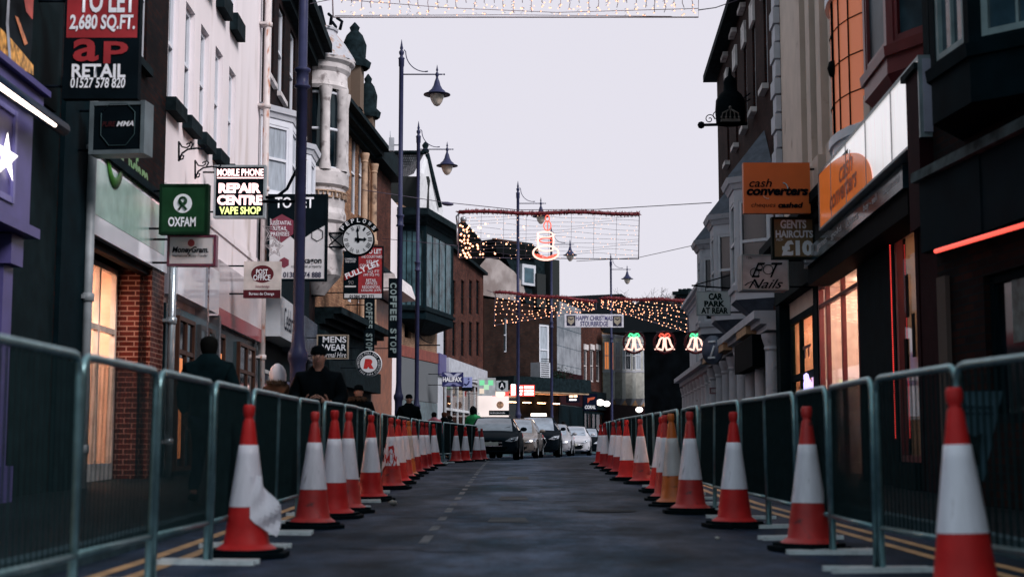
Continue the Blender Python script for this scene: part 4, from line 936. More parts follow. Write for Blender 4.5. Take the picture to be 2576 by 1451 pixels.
# --- stone building with bowed leaded window
ua, ub = ub, RU(1984)
c3 = building('stucco_building', 'cream stuccoed building with a bowed leaded window glowing orange, on the right', FR, ua, ub, 11.5, STONE4, [dict(u0=RU(2172), u1=RU(2070), z0=.1, z1=3.35, none=True), dict(u0=RU(2056), u1=RU(1996), z0=.1, z1=3.1, none=True)], rv=.1)
bu0, bu1 = RU(2150)+.25, FR.px(2040,200,.2)[0]
zb0 = rz(2095,365,.45)
OR = E('orange lit glass', (1,.30,.15), .27)
def bow():
    w = 2.2; uc_ = FR.px(2098, 200, .5)[0]; mb = MB(); wmb = MB(); lmb = MB(); n_ = 10; pr = .5
    pt_ = lambda t, z, e=0: FR.pt(uc_-math.cos(t)*(w/2+e), z, math.sin(t)*(pr+e))
    zt_ = zb0+3.9; zm = zb0+1.95
    for i in range(n_):
        t0, t1 = math.pi*i/n_, math.pi*(i+1)/n_; mb.face([pt_(t0,zb0), pt_(t1,zb0), pt_(t1,zt_), pt_(t0,zt_)])
        for za_, zb2, e in ((zb0-.12,zb0,.06),(zb0-.25,zb0-.12,.02),(zm-.07,zm+.07,.07),(zt_,zt_+.3,.1)):
            wmb.face([pt_(t0,za_,e), pt_(t1,za_,e), pt_(t1,zb2,e), pt_(t0,zb2,e)]); wmb.face([pt_(t0,zb2,e), pt_(t1,zb2,e), FR.pt(uc_,zb2,0)]); wmb.face([pt_(t0,za_,e), pt_(t1,za_,e), FR.pt(uc_,za_,0)])
    for i in range(n_+1):
        t0 = math.pi*i/n_
        if i in (3,4,7): lmb.tube([pt_(t0,zb0,.01), pt_(t0,zt_,.01)], .012, 4)
        if i == 5:
            for e_ in (-.035,.035): lmb.tube([pt_(t0+e_,zb0,.01), pt_(t0+e_,zt_,.01)], .012, 4)
    for z in (zb0+.45, zb0+.95, zb0+1.45, zm+.5, zm+1.0, zm+1.5): lmb.tube([pt_(math.pi*i/n_, z, .01) for i in range(n_+1)], .010, 4)
    for z in (zb0+.95, zm+1.45): lmb.ball(pt_(math.pi/2, z, .0), .09, 8, sq=(1,1,1.5))
    o = obj('bow_window', mb, OR, c3); obj('white_frame', wmb, WHITE, o); obj('lead_bars', lmb, BLK, o)
    fb_ = MB(); FR.box(fb_, uc_-w/2-.16, uc_-w/2+.02, zb0-.3, zt_, .0, .22); FR.box(fb_, uc_+w/2-.02, uc_+w/2+.12, zb0-.3, zt_, .0, .3); obj('side_frame', fb_, WHITE, o)
    return uc_, w, zt_
uc_, w_, zt_ = bow()
mb = MB()
for uu, o_, wd in ((uc_+w_/2+.30,.30,.17), (uc_+w_/2+1.0,.2,.16), (uc_+w_/2+1.7,.2,.2), (uc_-w_/2-.35,.3,.14)):
    if uu > ub-.1: continue
    FR.box(mb, uu-wd, uu+wd, zb0-.1, zt_+.6, .0, o_); FR.box(mb, uu-wd-.05, uu+wd+.05, zb0-.35, zb0+.25, .0, o_+.06); FR.box(mb, uu-wd-.05, uu+wd+.05, zt_-.2, zt_+.0, .0, o_+.08)
for xx in (2062, 2036, 2012):
    uu = FR.px(xx, 200, .3)[0]; FR.box(mb, uu-.2, uu+.2, zb0-.1, zt_+.6, .003, .32); FR.box(mb, uu-.26, uu+.26, zb0-.5, zb0+.2, .003, .4); FR.box(mb, uu-.27, uu+.27, zt_-.5, zt_-.3, .003, .42)
obj('pilaster', mb, STONE4, c3)
mb = MB(); uu = uc_+w_/2+.68; FR.box(mb, uu-.13, uu+.13, zb0+.2, zt_, .003, .02); obj('lit_side_pane', mb, OR, c3)
cornice(FR, ua+.3, ub, zb0-.62, c3, DARK, ((.12,.3),(.16,.5)))
mb = MB(); FR.box(mb, ua+.02, ub-.02, 3.4, zb0-.63, .003, .22); obj('shop_fascia', mb, DARK2, c3)
PEACH = M('peach interior wall', (.80,.60,.50), .8, var=.2)
lit_room(FR, RU(2172)-.6, RU(2070)-.02, .12, 3.4, -.12, 1.8, LAMPC, PEACH, c3)
lit_room(FR, RU(2070)+.02, RU(1996)+.1, .12, 3.2, -.12, 1.2, LAMPW, PEACH, c3)
q0, q1 = RU(2172), RU(2070)
glaze(FR, q0, q1, .12, 3.34, -.02, REDP, [q0+(q1-q0)*.40, q0+(q1-q0)*.80], [3.0], c3, .06)
glaze(FR, RU(2056), RU(1996), .12, 3.09, -.02, DARK, [RU(2020)], [1.95], c3, .12)
mb = MB(); FR.box(mb, ua+.02, RU(2174), -.1, 3.38, .002, .02); FR.box(mb, RU(2068), RU(2058), -.1, 3.38, .002, .03); FR.box(mb, RU(1994), ub-.02, -.1, 3.38, .002, .2); obj('pilaster', mb, DARK, c3)
txt('TT', P(2045, 1275/1451*0+1280-0, 21) if False else FR.pt(RU(2038), 2.35, .02), -FR.d, V(0,0,1), .9, .22, REDP, c3, .06)
mb = MB()
for k in range(14):
    random.seed(40+k); mb.ball(FR.pt(RU(2040)+random.gauss(0,.16), 1.5+random.gauss(0,.33), .05), .05+random.random()*.05, 6, sq=(1,1,1.4))
obj('blue_window_lights', mb, E('lavender lights', (.55,.5,1), 1.6), c3)
# --- tall brick building with quoins and gabled oriels
ua, ub = ub, RU(1818)
ztop = rz(1818,160)
wn = []
for xx in (1946, 1915, 1892, 1868, 1845):
    u_ = RU(xx)
    wn.append(dict(u0=u_-.28, u1=u_+.28, z0=rz(1945,185), z1=rz(1945,185)+2.0, f=WHITE2, p=GL, sill=STONE, lin=STONE, lh=.55, so=.14))
    wn.append(dict(u0=u_-.28, u1=u_+.28, z0=rz(1945,185)+3.0, z1=min(ztop-.4, rz(1945,185)+4.8), f=WHITE2, p=GL, sill=STONE, so=.14))
c4 = building('brick_building', 'tall dark brick building with stone quoins and three slate gabled white oriels', FR, ua, ub, ztop, BR('brown red brick', (.09,.035,.03), (.055,.025,.023), (.05,.035,.035)), wn, depth=8)
mb = MB()
for k in range(26):
    z = rz(1975,640)+k*.36; FR.box(mb, ua+.02, ua+(.62 if k % 2 else .5), z, z+.32, .002, .13 if k % 2 else .10)
obj('quoins', mb, STONE3, c4)
mb = MB(); FR.box(mb, ua, ub+.3, ztop, ztop+.2, -.1, .38); mb.prism([FR.pt(ua,ztop+.2,.35), FR.pt(ua,ztop+1.6,-3.5), FR.pt(ua,ztop+.2,-7.5)], FR.d*(ub-ua+.3)); obj('roof', mb, DKST, c4)
for k, (xa, xb, yb_, yt_, ysp) in enumerate(((1960,1905,560,345,225), (1900,1868,590,440,325), (1862,1806,600,520,445))):
    a, b_ = FR.px(xa, 450, .35)[0], FR.px(xb, 480, .35)[0]
    a = RU((1957, 1888, 1842)[k]); b_ = a+2.1
    zB_ = 3.75; zT_ = 6.1+.0
    bay(FR, a, b_, zB_, zT_, .75, STONE3, WHITE2, GL, c4, zB_+.35, zT_-.25, cut=.26, roof=1.15, roofm=LEAD2, corm=STONE3)
    mb = MB(); FR.box(mb, a+.1, b_-.1, zB_-.75, zB_-.47, .0, .6); obj('bay_base', mb, M('ochre stone', (.42,.25,.14), .8), c4)
mb = MB(); FR.box(mb, ua+.02, ub-.02, -.1, 3.05, .002, .03); obj('shopfront', mb, DARK, c4)
mb = MB()
for k in range(8):
    uu = ua+.4+k*(ub-ua-.8)/7; column(mb, FR, uu, .1, 2.9, .16, .22)
obj('column', mb, STONE3, c4)
mb = MB()
for k in range(7):
    uu = ua+.9+k*(ub-ua-.8)/7
    FR.box(mb, uu-.1, uu+.55, 1.0, 2.4, .03, .05)
obj('pane', mb, GLB, c4)
cornice(FR, ua, ub, 2.95, c4, STONE3, ((.12,.38),(.1,.5),(.16,.62)))
mb = MB(); FR.box(mb, ua+1.0, ua+4.5, 2.3, 2.94, .3, .55); obj('dark_awning', mb, BLK, c4)
# --- far right white pillared front
ua, ub = ub, RU(1738)
c5 = building('white_fronted_building', 'far white fronted building with pillars at the end of the right hand row', FR, ua, ub, rz(1800,470)*.0+5.6, STONE3, [dict(u0=ua+1+k*2.4, u1=ua+2.4+k*2.4, z0=3.4, z1=5.0, f=WHITE, p=GL, sill=STONE) for k in range(4)], depth=7)
cornice(FR, ua, ub, 5.62, c5, STONE3); cornice(FR, ua, ub, 2.9, c5, STONE3, ((.15,.4),(.15,.6)))
mb = MB()
for k in range(9): column(mb, FR, ua+.3+k*(ub-ua-.6)/8, .1, 2.85, .14, .2)
obj('column', mb, WHITE2, c5)
lit_room(FR, ua+2.5, ub-2.5, .3, 2.7, .02, .05, E('pink red glow', (1,.35,.3), 1.2), M('green red stock', (.25,.14,.12), .7, var=.9, scale=5), c5, items=False)
mb = MB()
for k in range(20):
    random.seed(k); uu = ua+.8+random.random()*(ub-ua-1.6); z = .8+random.random()*1.6; FR.box(mb, uu, uu+.25, z, z+.12, .05, .09)
obj('lit_stock', mb, E('red glow items', (1,.22,.12), .9), c5)
# ================================================================ LAMP POSTS
OPAL = M('opal lamp bowl', (.75,.62,.52), .25, var=.25, scale=6)
def lamp_post(label, x, ytop, d, kind=0, hgt=None):
    X = XD(x, d); zt = P(x, ytop, d).z; gz = g(d)+.1; H = zt-gz
    r = thing('street_lamp', label, 'street lamp', (X, d, gz), 'tall navy street lamps along the left kerb')
    c = V(X, d, gz); rp = .075
    mb = MB().lathe(c, [(.14,0),(.14,.25),(.115,.3),(.105,1.5),(.11,1.6),(.135,1.66),(.138,1.74),(.105,1.80),(.09,1.9),(.08,2.0),(rp,2.1),(rp,H*.545),(rp*1.5,H*.547),(rp*1.5,H*.549),(rp*1.15,H*.551),(rp*1.15,H*.568),(rp*1.5,H*.57),(rp*1.5,H*.573),(rp*.85,H*.576),(rp*.85,H-1.0+.2),(rp*1.05,H-.78),(rp*1.1,H-.58),(rp*1.3,H-.55),(.02,H-.5)], 20)
    pole = obj('pole', mb, NAVY, r)
    mb = MB().lathe(c, [(rp,H-.55),(.04,H-.48),(.07,H-.42),(.075,H-.36),(.03,H-.3),(.05,H-.26),(.035,H-.2),(.005,H)], 12); obj('finial', mb, NAVY, r)
    za = H-1.02; mb = MB().tube([c+V(.05,0,za), c+V(1.18,0,za)], .020, 8)
    pts = [c+V(.07+.62*(1-math.cos(t)), 0, za+.10+.60*(1-math.sin(t))) for t in [k*math.pi/2/12 for k in range(13)]]
    pts = [c+V(.07,0,za+.72)] + [c+V(.12+.56*math.sin(t)*0+.56*(1-math.cos(t)),0,za+.08+.58*(1-math.sin(t))) for t in [k*math.pi/2/12 for k in range(13)]]
    mb.tube(pts, .014, 6); mb.tube([c+V(.68,0,za+.08), c+V(.76,0,za+.09)], .02, 6); mb.ball(c+V(1.22,0,za), .03, 6); obj('arm', mb, NAVY, r)
    l = c+V(1.02,0,za)
    mb = MB().lathe(l, [(.004,.28),(.02,.18),(.035,.12),(.015,.08),(.045,.03),(.05,-.03),(.03,-.08),(.045,-.14),(.07,-.2),(.10,-.32),(.16,-.43),(.24,-.5),(.245,-.535),(.38,-.58),(.385,-.60),(.25,-.585),(.22,-.6)], 24); obj('lamp_shade', mb, NAVY, r)
    mb = MB().lathe(l, [(.205,-.6),(.195,-.68),(.15,-.80),(.08,-.90),(.01,-.93)], 20); obj('lamp_bowl', mb, OPAL, r)
    return r, c, za
L1 = lamp_post('nearest navy street lamp, a thick post crossing the left signs, its top out of view', 752, -560, 19.3)
L2 = lamp_post('tallest visible street lamp against the sky with a small aerial box on its post', 1005, 100, 40)
c = L2[1]; zA = P(1000, 365, 40).z-c.z
mb = MB().box(c+V(-.33,-.08,zA-.18), c+V(-.19,.08,zA+.2)); mb.tube([c+V(-.19,0,zA), c+V(0,0,zA)], .02, 6); mb.tube([c+V(-.3,0,zA+.2), c+V(-.3,0,zA+.4)], .012, 5)
obj('aerial_box', mb, M('grey box', (.4,.42,.46), .5), L2[0])
lamp_post('second tall street lamp, just right of the tallest and in front of the timber oriel', 1050, 305, 50)
lamp_post('street lamp standing behind the candle light net, left of the neon candle', 1303, 455, 63)
lamp_post('street lamp whose lantern hangs just right of the neon candle', 1387, 568, 77)
lamp_post('farthest whole street lamp, rising behind the happy Christmas banner', 1537, 637, 89)
lamp_post('thin distant street lamp post beside the car park sign', 1748, 800, 104)
# brackets on posts
def hanging_bracket(c, z, s=1):
    mb = MB().tube([c+V(.07*s,0,z), c+V(.85*s,0,z)], .02, 6)
    mb.tube([c+V((.08+.5*(1-math.cos(t)))*s,0,z+.08+.45*(1-math.sin(t))) for t in [k*math.pi/2/8 for k in range(9)]], .015, 6); return mb
mb = hanging_bracket(V(XD(1047,50),50,0), P(1050,868,50).z); obj('flag_bracket', mb, IRON, None)
o_ = [o for o in C.objects if o.name.startswith('flag_bracket')][0]; o_.name = 'flag_bracket'; tag(o_, 'small black scroll bracket on the second tall street lamp', 'bracket')
# ================================================================ CONES
RUB = M('black rubber base', (.012,.020,.024), .6, var=.3, scale=10)
CRED = M('cone red plastic', (.58,.020,.020), .5, spec=.25, var=.16, scale=7, dirt=((.17,.02,.02), 8, .68))
CDRED = M('cone dark red plastic', (.34,.016,.020), .5, spec=.25, var=.2, scale=7, dirt=((.10,.015,.018), 7, .62))
CORG = M('cone orange plastic', (.60,.13,.02), .45, var=.2, scale=5, dirt=((.10,.04,.02), 9, .60))
CWH = M('reflective sleeve', (.86,.82,.90), .33, var=.08, scale=5, stretch=(4,4,.5), dirt=((.60,.56,.60), 6, .64))
CWHD = M('grubby reflective sleeve', (.55,.52,.52), .4, var=.15, scale=5, dirt=((.10,.09,.09), 7, .62))
def cone_r(z): return .150 + (.033-.150)*(z-.06)/(.90-.06)
def make_cone(name, label, red=CRED, wh=CWH):
    r = thing(name, label, 'traffic cone', (0,0,0), 'red and white traffic cones beside the barriers'); b = MB(); c = V(0,0,0)
    pl = []
    for k in range(8):
        a = math.pi/4*k + math.pi/8; q = .27/max(abs(math.cos(a)), abs(math.sin(a))); q = min(q, .285); pl.append(V(math.cos(a)*q, math.sin(a)*q, 0))
    b.prism([p+V(0,0,.0) for p in pl], (0,0,.03)); b.prism([p*.86+V(0,0,.03) for p in pl], (0,0,.022)); obj('base', b, RUB, r)
    b = MB().lathe(c, [(.195,.052),(.185,.062),(.165,.075),(cone_r(.09),.09)] + [(cone_r(z), z) for z in (.2,.32,.45,.6,.72,.8,.87)] + [(.030,.885),(.026,.895),(.034,.91),(.038,.93),(.038,.965),(.030,.98),(.001,.982)], 28); obj('cone_body', b, red, r)
    b = MB().lathe(c, [(cone_r(z)+.0035, z) for z in (.322,.36,.45,.55,.65,.718)] + [(cone_r(.718)+.0005,.7185)], 28); obj('sleeve', b, wh, r)
    return r
C0 = make_cone('traffic_cone', 'x')
CW2 = M('scuffed reflective sleeve', (.80,.76,.83), .38, var=.14, scale=4, stretch=(5,5,.4), dirt=((.22,.20,.22), 9, .63))
CR2 = M('scuffed cone red', (.52,.026,.024), .5, var=.25, scale=5, dirt=((.09,.03,.03), 10, .60))
cL = [(633,9.1,'nearest left cone, its white sleeve torn and flapping open to the right'),
 (795,11.9,'second cone on the left, plain and upright left of the man with the phone'),
 (846,13.3,'left side cone directly below the man with the phone, third in the row'),
 (878,14.2,'left cone half hidden, tucked right behind the third cone'),
 (938,16.7,'left cone standing alone with an orange lit left edge, mid row'),
 (990,20.0,'battered left cone with ragged patches where the sleeve has peeled'),
 (1008,22.0,'left cone right beside the ragged peeled cone'),
 (1021,24.2,'left cone in the tight bunch, just left of the thin orange edged one'),
 (1030,25.6,'left cone with an orange body edge in the middle of the tight bunch'),
 (1047,27.2,'dark based left cone, the first after the tight bunch'),
 (1063,29.5,'dark red left cone, second after the tight bunch'),
 (1074,31.0,'small dark left cone mostly hidden at the end of its bunch'),
 (1097,34.0,'bright leaning left cone by the corner where the barriers turn'),
 (1149,38.8,'first of the four small left cones before the queue of cars'),
 (1172,40.6,'second of the four small left cones before the queue of cars'),
 (1200,42.6,'third of the four small left cones, against the dark hatchback'),
 (1214,44.6,'last small left cone, touching the front of the dark hatchback')]
cR = [(2406,6.35,'nearest and largest cone, cut by the bottom edge at the far right'),
 (2021,9.6,'second cone on the right, complete and clean, left of the largest'),
 (1838,12.0,'third cone on the right, standing clear of its neighbours'),
 (1730,14.1,'fourth cone on the right, beside the dirty orange one'),
 (1690,15.5,'dirty orange cone with black smudges on the right side'),
 (1672,16.8,'right cone squeezed behind the dirty orange cone'),
 (1655,18.9,'pale right cone just left of the dirty orange cone'),
 (1610,22.0,'right cone standing alone left of the orange group'),
 (1573,23.6,'bright right cone, first of the far right bunch nearest the viewer'),
 (1555,27.0,'dull right cone partly behind the bright one of the far bunch'),
 (1540,29.0,'dark right cone in the middle of the far bunch'),
 (1521,31.6,'small dark right cone second from the far end'),
 (1509,35.5,'smallest right cone at the far end by the silver car')]
first = True
cones = []
for lst in (cL, cR):
    for i, (x, d, lab) in enumerate(lst):
        t = C0 if first else copy_tree(C0); first = False
        lean = 0
        t.location = (XD(x, d) + 0, d, g(d)+.004); t.rotation_euler = (random.gauss(0,.006), random.gauss(0,.008), random.gauss(0,.25))
        s_ = .965 if d < 13 else 1.0; t.scale = (s_,)*3
        t['label'] = lab; cones.append(t)
        if 'leaning' in lab: t.rotation_euler.y = -.05
        if 'dark' in lab or 'dull' in lab: 
            for ch in t.children:
                if ch.name.startswith('cone_body'): ch.data = ch.data.copy(); ch.data.materials[0] = CDRED
        if i % 2 == 1 and 'dark' not in lab and 'dull' not in lab:
            for ch in t.children:
                if ch.name.startswith('cone_body'): ch.data = ch.data.copy(); ch.data.materials[0] = CR2
                if ch.name.startswith('sleeve'): ch.data = ch.data.copy(); ch.data.materials[0] = CW2
        t.rotation_euler.x += random.gauss(0,.014); t.rotation_euler.y += random.gauss(0,.014)
        if 'dirty orange' in lab and 'black smudges' in lab or 'orange body' in lab:
            for ch in t.children:
                if ch.name.startswith('cone_body'): ch.data = ch.data.copy(); ch.data.materials[0] = CORG
                if ch.name.startswith('sleeve'): ch.data = ch.data.copy(); ch.data.materials[0] = CWHD
# torn sleeve flap on the nearest left cone
t = cones[0]; t.rotation_euler = (0,0,0); c = org(t); s_ = t.scale[0]
mb = MB(); rows = []
random.seed(5)
for i in range(13):
    v = i/12; z = .52-.27*v; row = []
    for j in range(9):
        u = j/8; r0 = cone_r(z)+.006; a = -1.25 + .95*u
        out = max(0, u-.2)**1.2*(.01+.17*math.sin(min(1,v*1.1)*math.pi*.62)**1.8)*(1-.45*max(0,v-.7)/.3); wv = .020*math.sin(u*9+v*12)*u
        px_ = math.cos(a)*(r0) + out + wv*u; py_ = math.sin(a)*r0 - .02*u - wv
        row.append(V(px_, py_, z - u*.12*v))
    rows.append(row)
for i in range(12):
    for j in range(8): mb.face([rows[i][j], rows[i+1][j], rows[i+1][j+1], rows[i][j+1]], smooth=True)
f_ = obj('torn_flap', mb, CWH, None); f_.parent = t
# peeled patches on the battered cone
t = cones[5]; mb = MB()
for (a0, z0_, n_, sz) in ((-1.9,.50,9,.075), (-2.25,.40,8,.07), (-1.3,.43,9,.07), (-1.0,.36,8,.06), (-1.25,.55,7,.035)):
    pts = []
    for k in range(n_):
        w = 2*math.pi*k/n_; q = sz*(.6+.8*random.random()); z = z0_+math.sin(w)*q*1.6; a = a0+math.cos(w)*q/cone_r(z); pts.append(V(math.cos(a)*(cone_r(z)+.006), math.sin(a)*(cone_r(z)+.006), z))
    mb.face(pts)
f_ = obj('peeled_patch', mb, CRED, None); f_.parent = t
mb = MB()
for (a0, z0_, n_, sz) in ((-2.75,.52,8,.05), (-2.6,.32,9,.06)):
    pts = []
    for k in range(n_):
        w = 2*math.pi*k/n_; q = sz*(.7+.5*random.random()); z = z0_+math.sin(w)*q*1.3; a = a0+math.cos(w)*q/cone_r(z); pts.append(V(math.cos(a)*(cone_r(z)+.02), math.sin(a)*(cone_r(z)+.02), z))
    mb.face(pts)
f_ = obj('sleeve_scrap', mb, CWH, None); f_.parent = t
# ================================================================ BARRIERS
def make_barrier(w=1.24, h=1.06):
    r = thing('crowd_barrier', 'x', 'barrier', (0,0,0), 'galvanised crowd barriers lining the road'); R = .09; zb = .24; tr_ = .019
    pts = [V(0,0,.0), V(0,0,h-R)] + [V(R-R*math.cos(t), 0, h-R+R*math.sin(t)) for t in (.4,.8,1.2,1.57)] + [V(w-R+R*math.sin(t), 0, h-R+R*math.cos(t)) for t in (.0,.4,.8,1.2,1.57)] + [V(w,0,0)]
    obj('frame', MB().tube(pts, tr_, 8), GALV, r); obj('bottom_rail', MB().tube([V(0,0,zb), V(w,0,zb)], .016, 8), GALV, r)
    mb = MB(); n_ = 19
    for k in range(1, n_): mb.tube([V(w*k/n_,0,zb), V(w*k/n_,0,h-.01)], .0066, 5, cap=False)
    obj('bars', mb, GALVB, r)
    for x in (.03, w-.03): obj('foot', MB().box((x-.022,-.29,.0), (x+.022,.29,.028)), M('sky glint steel foot', (.74,.80,.82), .35, .15, var=.2, scale=12), r)  # near white foot colour stands for sky reflected in the steel
    mb = MB().tube([V(w+.012,0,.78), V(w+.03,0,.80), V(w+.03,0,.70)], .010, 5); mb.tube([V(w+.012,0,.42), V(w+.03,0,.44), V(w+.03,0,.34)], .010, 5); obj('hook', mb, GALV, r)
    return r
B0 = make_barrier(); first = True
ORD = ['first','second','third','fourth','fifth','sixth','seventh','eighth','ninth','tenth','eleventh','twelfth','thirteenth','fourteenth','fifteenth','sixteenth','seventeenth','eighteenth','nineteenth','twentieth','twenty-first','twenty-second','twenty-third','twenty-fourth','twenty-fifth','twenty-sixth','twenty-seventh','twenty-eighth','twenty-ninth','thirtieth']
for side, pl, st in (('left', [(-1.8,4.70),(-1.78,8.6),(-1.82,12.3),(-1.80,14),(-1.76,15.7),(-1.82,18),(-2.02,21),(-2.12,25),(-2.15,34),(-1.75,39),(-.98,45.2)], 1.285),
                     ('right', [(2.45,4.21),(2.08,6.75),(2.0,8.0),(2.02,8.9),(2.12,11),(2.08,12.7),(2.02,15),(2.15,19),(2.28,28),(2.55,40)], 1.285)):
    Q = [V(a,b,0) for a, b in pl]; i = 0; p = Q[0]; seg = 0; n_ = 0
    while True:
        # next point at distance st along the line
        q = None; rem = st; cur = p; sgi = seg
        while sgi < len(Q)-1:
            dd_ = (Q[sgi+1]-cur).length
            if dd_ >= rem: q = cur + (Q[sgi+1]-cur).normalized()*rem; break
            rem -= dd_; cur = Q[sgi+1]; sgi += 1
        if q is None: break
        t = B0 if first else copy_tree(B0); first = False
        jit = random.gauss(0,.010); v = q-p
        t.location = (p.x+jit, p.y, g(p.y)+.004); t.rotation_euler = (math.radians(random.gauss(0,.6)), -math.atan2(g(q.y)-g(p.y), st), math.atan2(v.y, v.x)+random.gauss(0,.006))
        t['label'] = '%s barrier from the viewer in the %s hand line' % (ORD[min(n_, 29)], side); n_ += 1
        p, seg = q, sgi
# ================================================================ SIGNS
SGRN = M('sign green', (.018,.085,.035), .4); SWH = M('sign white', (.55,.55,.57), .4, var=.04); SORG = M('sign orange', (.66,.13,.018), .4, var=.05)
SRED = M('sign red', (.30,.022,.028), .4); SBLK = M('sign black', (.010,.014,.018), .35); SMAR = M('sign maroon', (.20,.025,.055), .4); DGRN = M('dark green letters', (.01,.035,.035), .5)
ASH = M('ash frame', (.28,.32,.34), .4, .3)
# to let board
sign('to_let_board', 'big dark and red to let board at the top left with white lettering', (160,-30,358,252), 15.2, SBLK,
  [('TO LET', (196,-22,346,38), WTXT, .03), ('2,680 SQ.FT.', (174,42,346,86), WTXT, .03, .08), ('a', (186,103,253,160), SRED, .02), ('P', (266,110,330,165), SRED, .02), ('RETAIL', (184,166,325,200), WTXT, .03), ('01527 578 820', (182,200,325,226), WTXT, .02, .12)],
  None, .12, .0, 'to let board', shapes=[('rect',166,-28,352,100,SRED)])
# MMA box sign
sign('box_sign', 'black square box sign with an octagon outline, below the big to let board', (232,262,378,392), 17, SBLK,
  [('MMA', (304,312,350,325), WTXT, .02, .3), ('PURE', (265,312,302,325), M('dim red letters', (.09,.02,.025), .5), .02, .3)], M('grey box frame', (.13,.17,.19), .4), .26, -.12, 'sign', rim=.05,
  shapes=[('line',[(262,290),(285,268),(330,268),(352,290),(352,345),(330,372),(285,372),(262,345),(262,290)],1.2,M('dim outline', (.05,.10,.11), .5))])
# green charity sign
def ring(cx, cy, r, n=16, a0=0, a1=2*math.pi): return [(cx+r*math.cos(a0+(a1-a0)*k/n), cy+r*math.sin(a0+(a1-a0)*k/n)) for k in range(n+1)]
sign('charity_shop_sign', 'dark green square sign with a white round emblem, left of the white building windows', (403,466,527,590), 20.6, SGRN,
  [('OXFAM', (426,548,497,572), WTXT, .03)], M('green frame', (.012,.05,.025), .4), .14,
  shapes=[('disc',462,514,24,24,WTXT), ('line',ring(462,508,9),3,SGRN), ('line',[(452,530),(458,522),(466,512),(470,506)],3,SGRN), ('line',[(472,530),(466,522),(458,512),(454,506)],3,SGRN)])
sign('money_transfer_sign', 'white rectangular sign with a small red globe and maroon edge, under the green sign', (423,593,546,670), 20.9, SWH,
  [('MoneyGram.', (435,622,528,642), BTXT, .03, .25), ('International Money Transfer', (436,641,526,650), BTXT, .01, .2)], M('maroon frame', (.17,.03,.07), .4), .14, shapes=[('disc',483,613,9,9,SRED)])
NEON = E('white neon letters', (1,.62,.62), 2.4); NEONY = E('yellow neon letters', (.75,.85,.28), 1.5)
sign('repair_shop_sign', 'black illuminated sign with glowing pink white lettering on an iron bracket', (539,418,670,549), 25, SBLK,
  [('MOBILE PHONE', (546,427,665,445), NEON, .03), ('REPAIR', (551,463,659,488), NEON, .05), ('CENTRE', (548,493,663,518), NEON, .05), ('VAPE SHOP', (554,522,660,541), NEONY, .03)], ASH, .14,
  shapes=[('rect',546,448,665,451,NEON)])
sign('post_office_sign', 'cream square sign with a maroon oval and maroon bottom band', (613,658,708,750), 27, M('sign cream', (.55,.50,.47), .4),
  [('POST', (645,678,675,691), WTXT, .02), ('OFFICE', (638,692,682,706), WTXT, .02), ('Stourbridge', (644,718,680,726), SMAR, .01), ('Bureau de Change', (628,736,692,745), WTXT, .01)], None, .1,
  shapes=[('disc',661,690,29,22,M('oval maroon', (.15,.025,.035), .4)), ('rect',613,730,708,750,M('band maroon', (.13,.02,.03), .4))])
sign('agency_board', 'large black and white to let board with a maroon hexagon, crossed by the lamp post', (672,490,825,707), 31, SWH,
  [('TO LET', (690,497,790,525), WTXT, .02), ('SUBSTANTIAL', (678,557,733,567), WTXT), ('RETAIL', (686,571,722,581), WTXT), ('PREMISES', (681,585,728,595), WTXT), ('hexagon', (745,648,812,668), SBLK, .02), ('commercial property', (734,667,812,676), BTXT), ('01384 374 888', (714,685,811,699), M('grey purple digits', (.08,.05,.09), .5), .02)], SBLK, .1,
  shapes=[('poly',[(672,490),(825,490),(825,565),(788,585),(750,612),(672,545)],SBLK), ('poly',[(708,540),(738,556),(738,590),(708,612),(678,592),(678,556)],SMAR), ('line',[(800,575),(814,583),(814,600),(800,608),(786,600),(786,583),(800,575)],1,BTXT), ('poly',[(716,648),(728,655),(728,668),(716,675),(704,668),(704,655)],SMAR)], rim=.05)
# clock
ck = thing('hanging_clock', 'round white street clock with roman numerals under an arched black name board', 'clock', P(902,605,41))
cc = P(902,604,41); ky = 41/3606*1.0; R = 40*ky
mb = MB().lathe(cc+V(0,.12,0), [(.001,0),(R,0),(R*1.02,.02),(R*1.02,.2),(R,.24),(.001,.24)], 40, ax=(0,-1,0)); obj('case', mb, BLK, ck)
mb = MB().lathe(cc+V(0,-.125,0), [(R*.001,0),(R*.94,0)], 40, ax=(0,-1,0)); dial = obj('dial', mb, M('clock white', (.66,.68,.70), .4, var=.05), ck)
for k, s in enumerate(['XII','I','II','III','IIII','V','VI','VII','VIII','IX','X','XI']):
    a = math.pi/2-k*math.pi/6; up = V(math.cos(a),0,math.sin(a)); rt = V(math.sin(a),0,-math.cos(a)); txt(s, cc+up*R*.76-V(0,.13,0), rt, up, .03+.026*len(s), .12, BTXT, dial, .01, name='numeral')
for a, L_, w_ in ((math.pi/2+.06,.80,.018), (.0,.56,.026)):
    dr = V(math.cos(a),0,math.sin(a)); pr_ = V(-dr.z,0,dr.x); mb = MB(); b_ = cc-V(0,.14,0)
    mb.face([b_-dr*R*.2-pr_*w_*2, b_+dr*R*L_*.6-pr_*w_*.8, b_+dr*R*L_*.68-pr_*w_*2.6, b_+dr*R*L_, b_+dr*R*L_*.68+pr_*w_*2.6, b_+dr*R*L_*.6+pr_*w_*.8, b_-dr*R*.2+pr_*w_*2]); obj('clock_hand', mb, BTXT, dial)
mb = MB()
ap = []
for k in range(17):
    a = math.radians(28)+math.radians(124)*k/16; ap.append((cc+V(math.cos(a)*R*1.06,0,math.sin(a)*R*1.06), cc+V(math.cos(a)*R*1.42,0,math.sin(a)*R*1.42)))
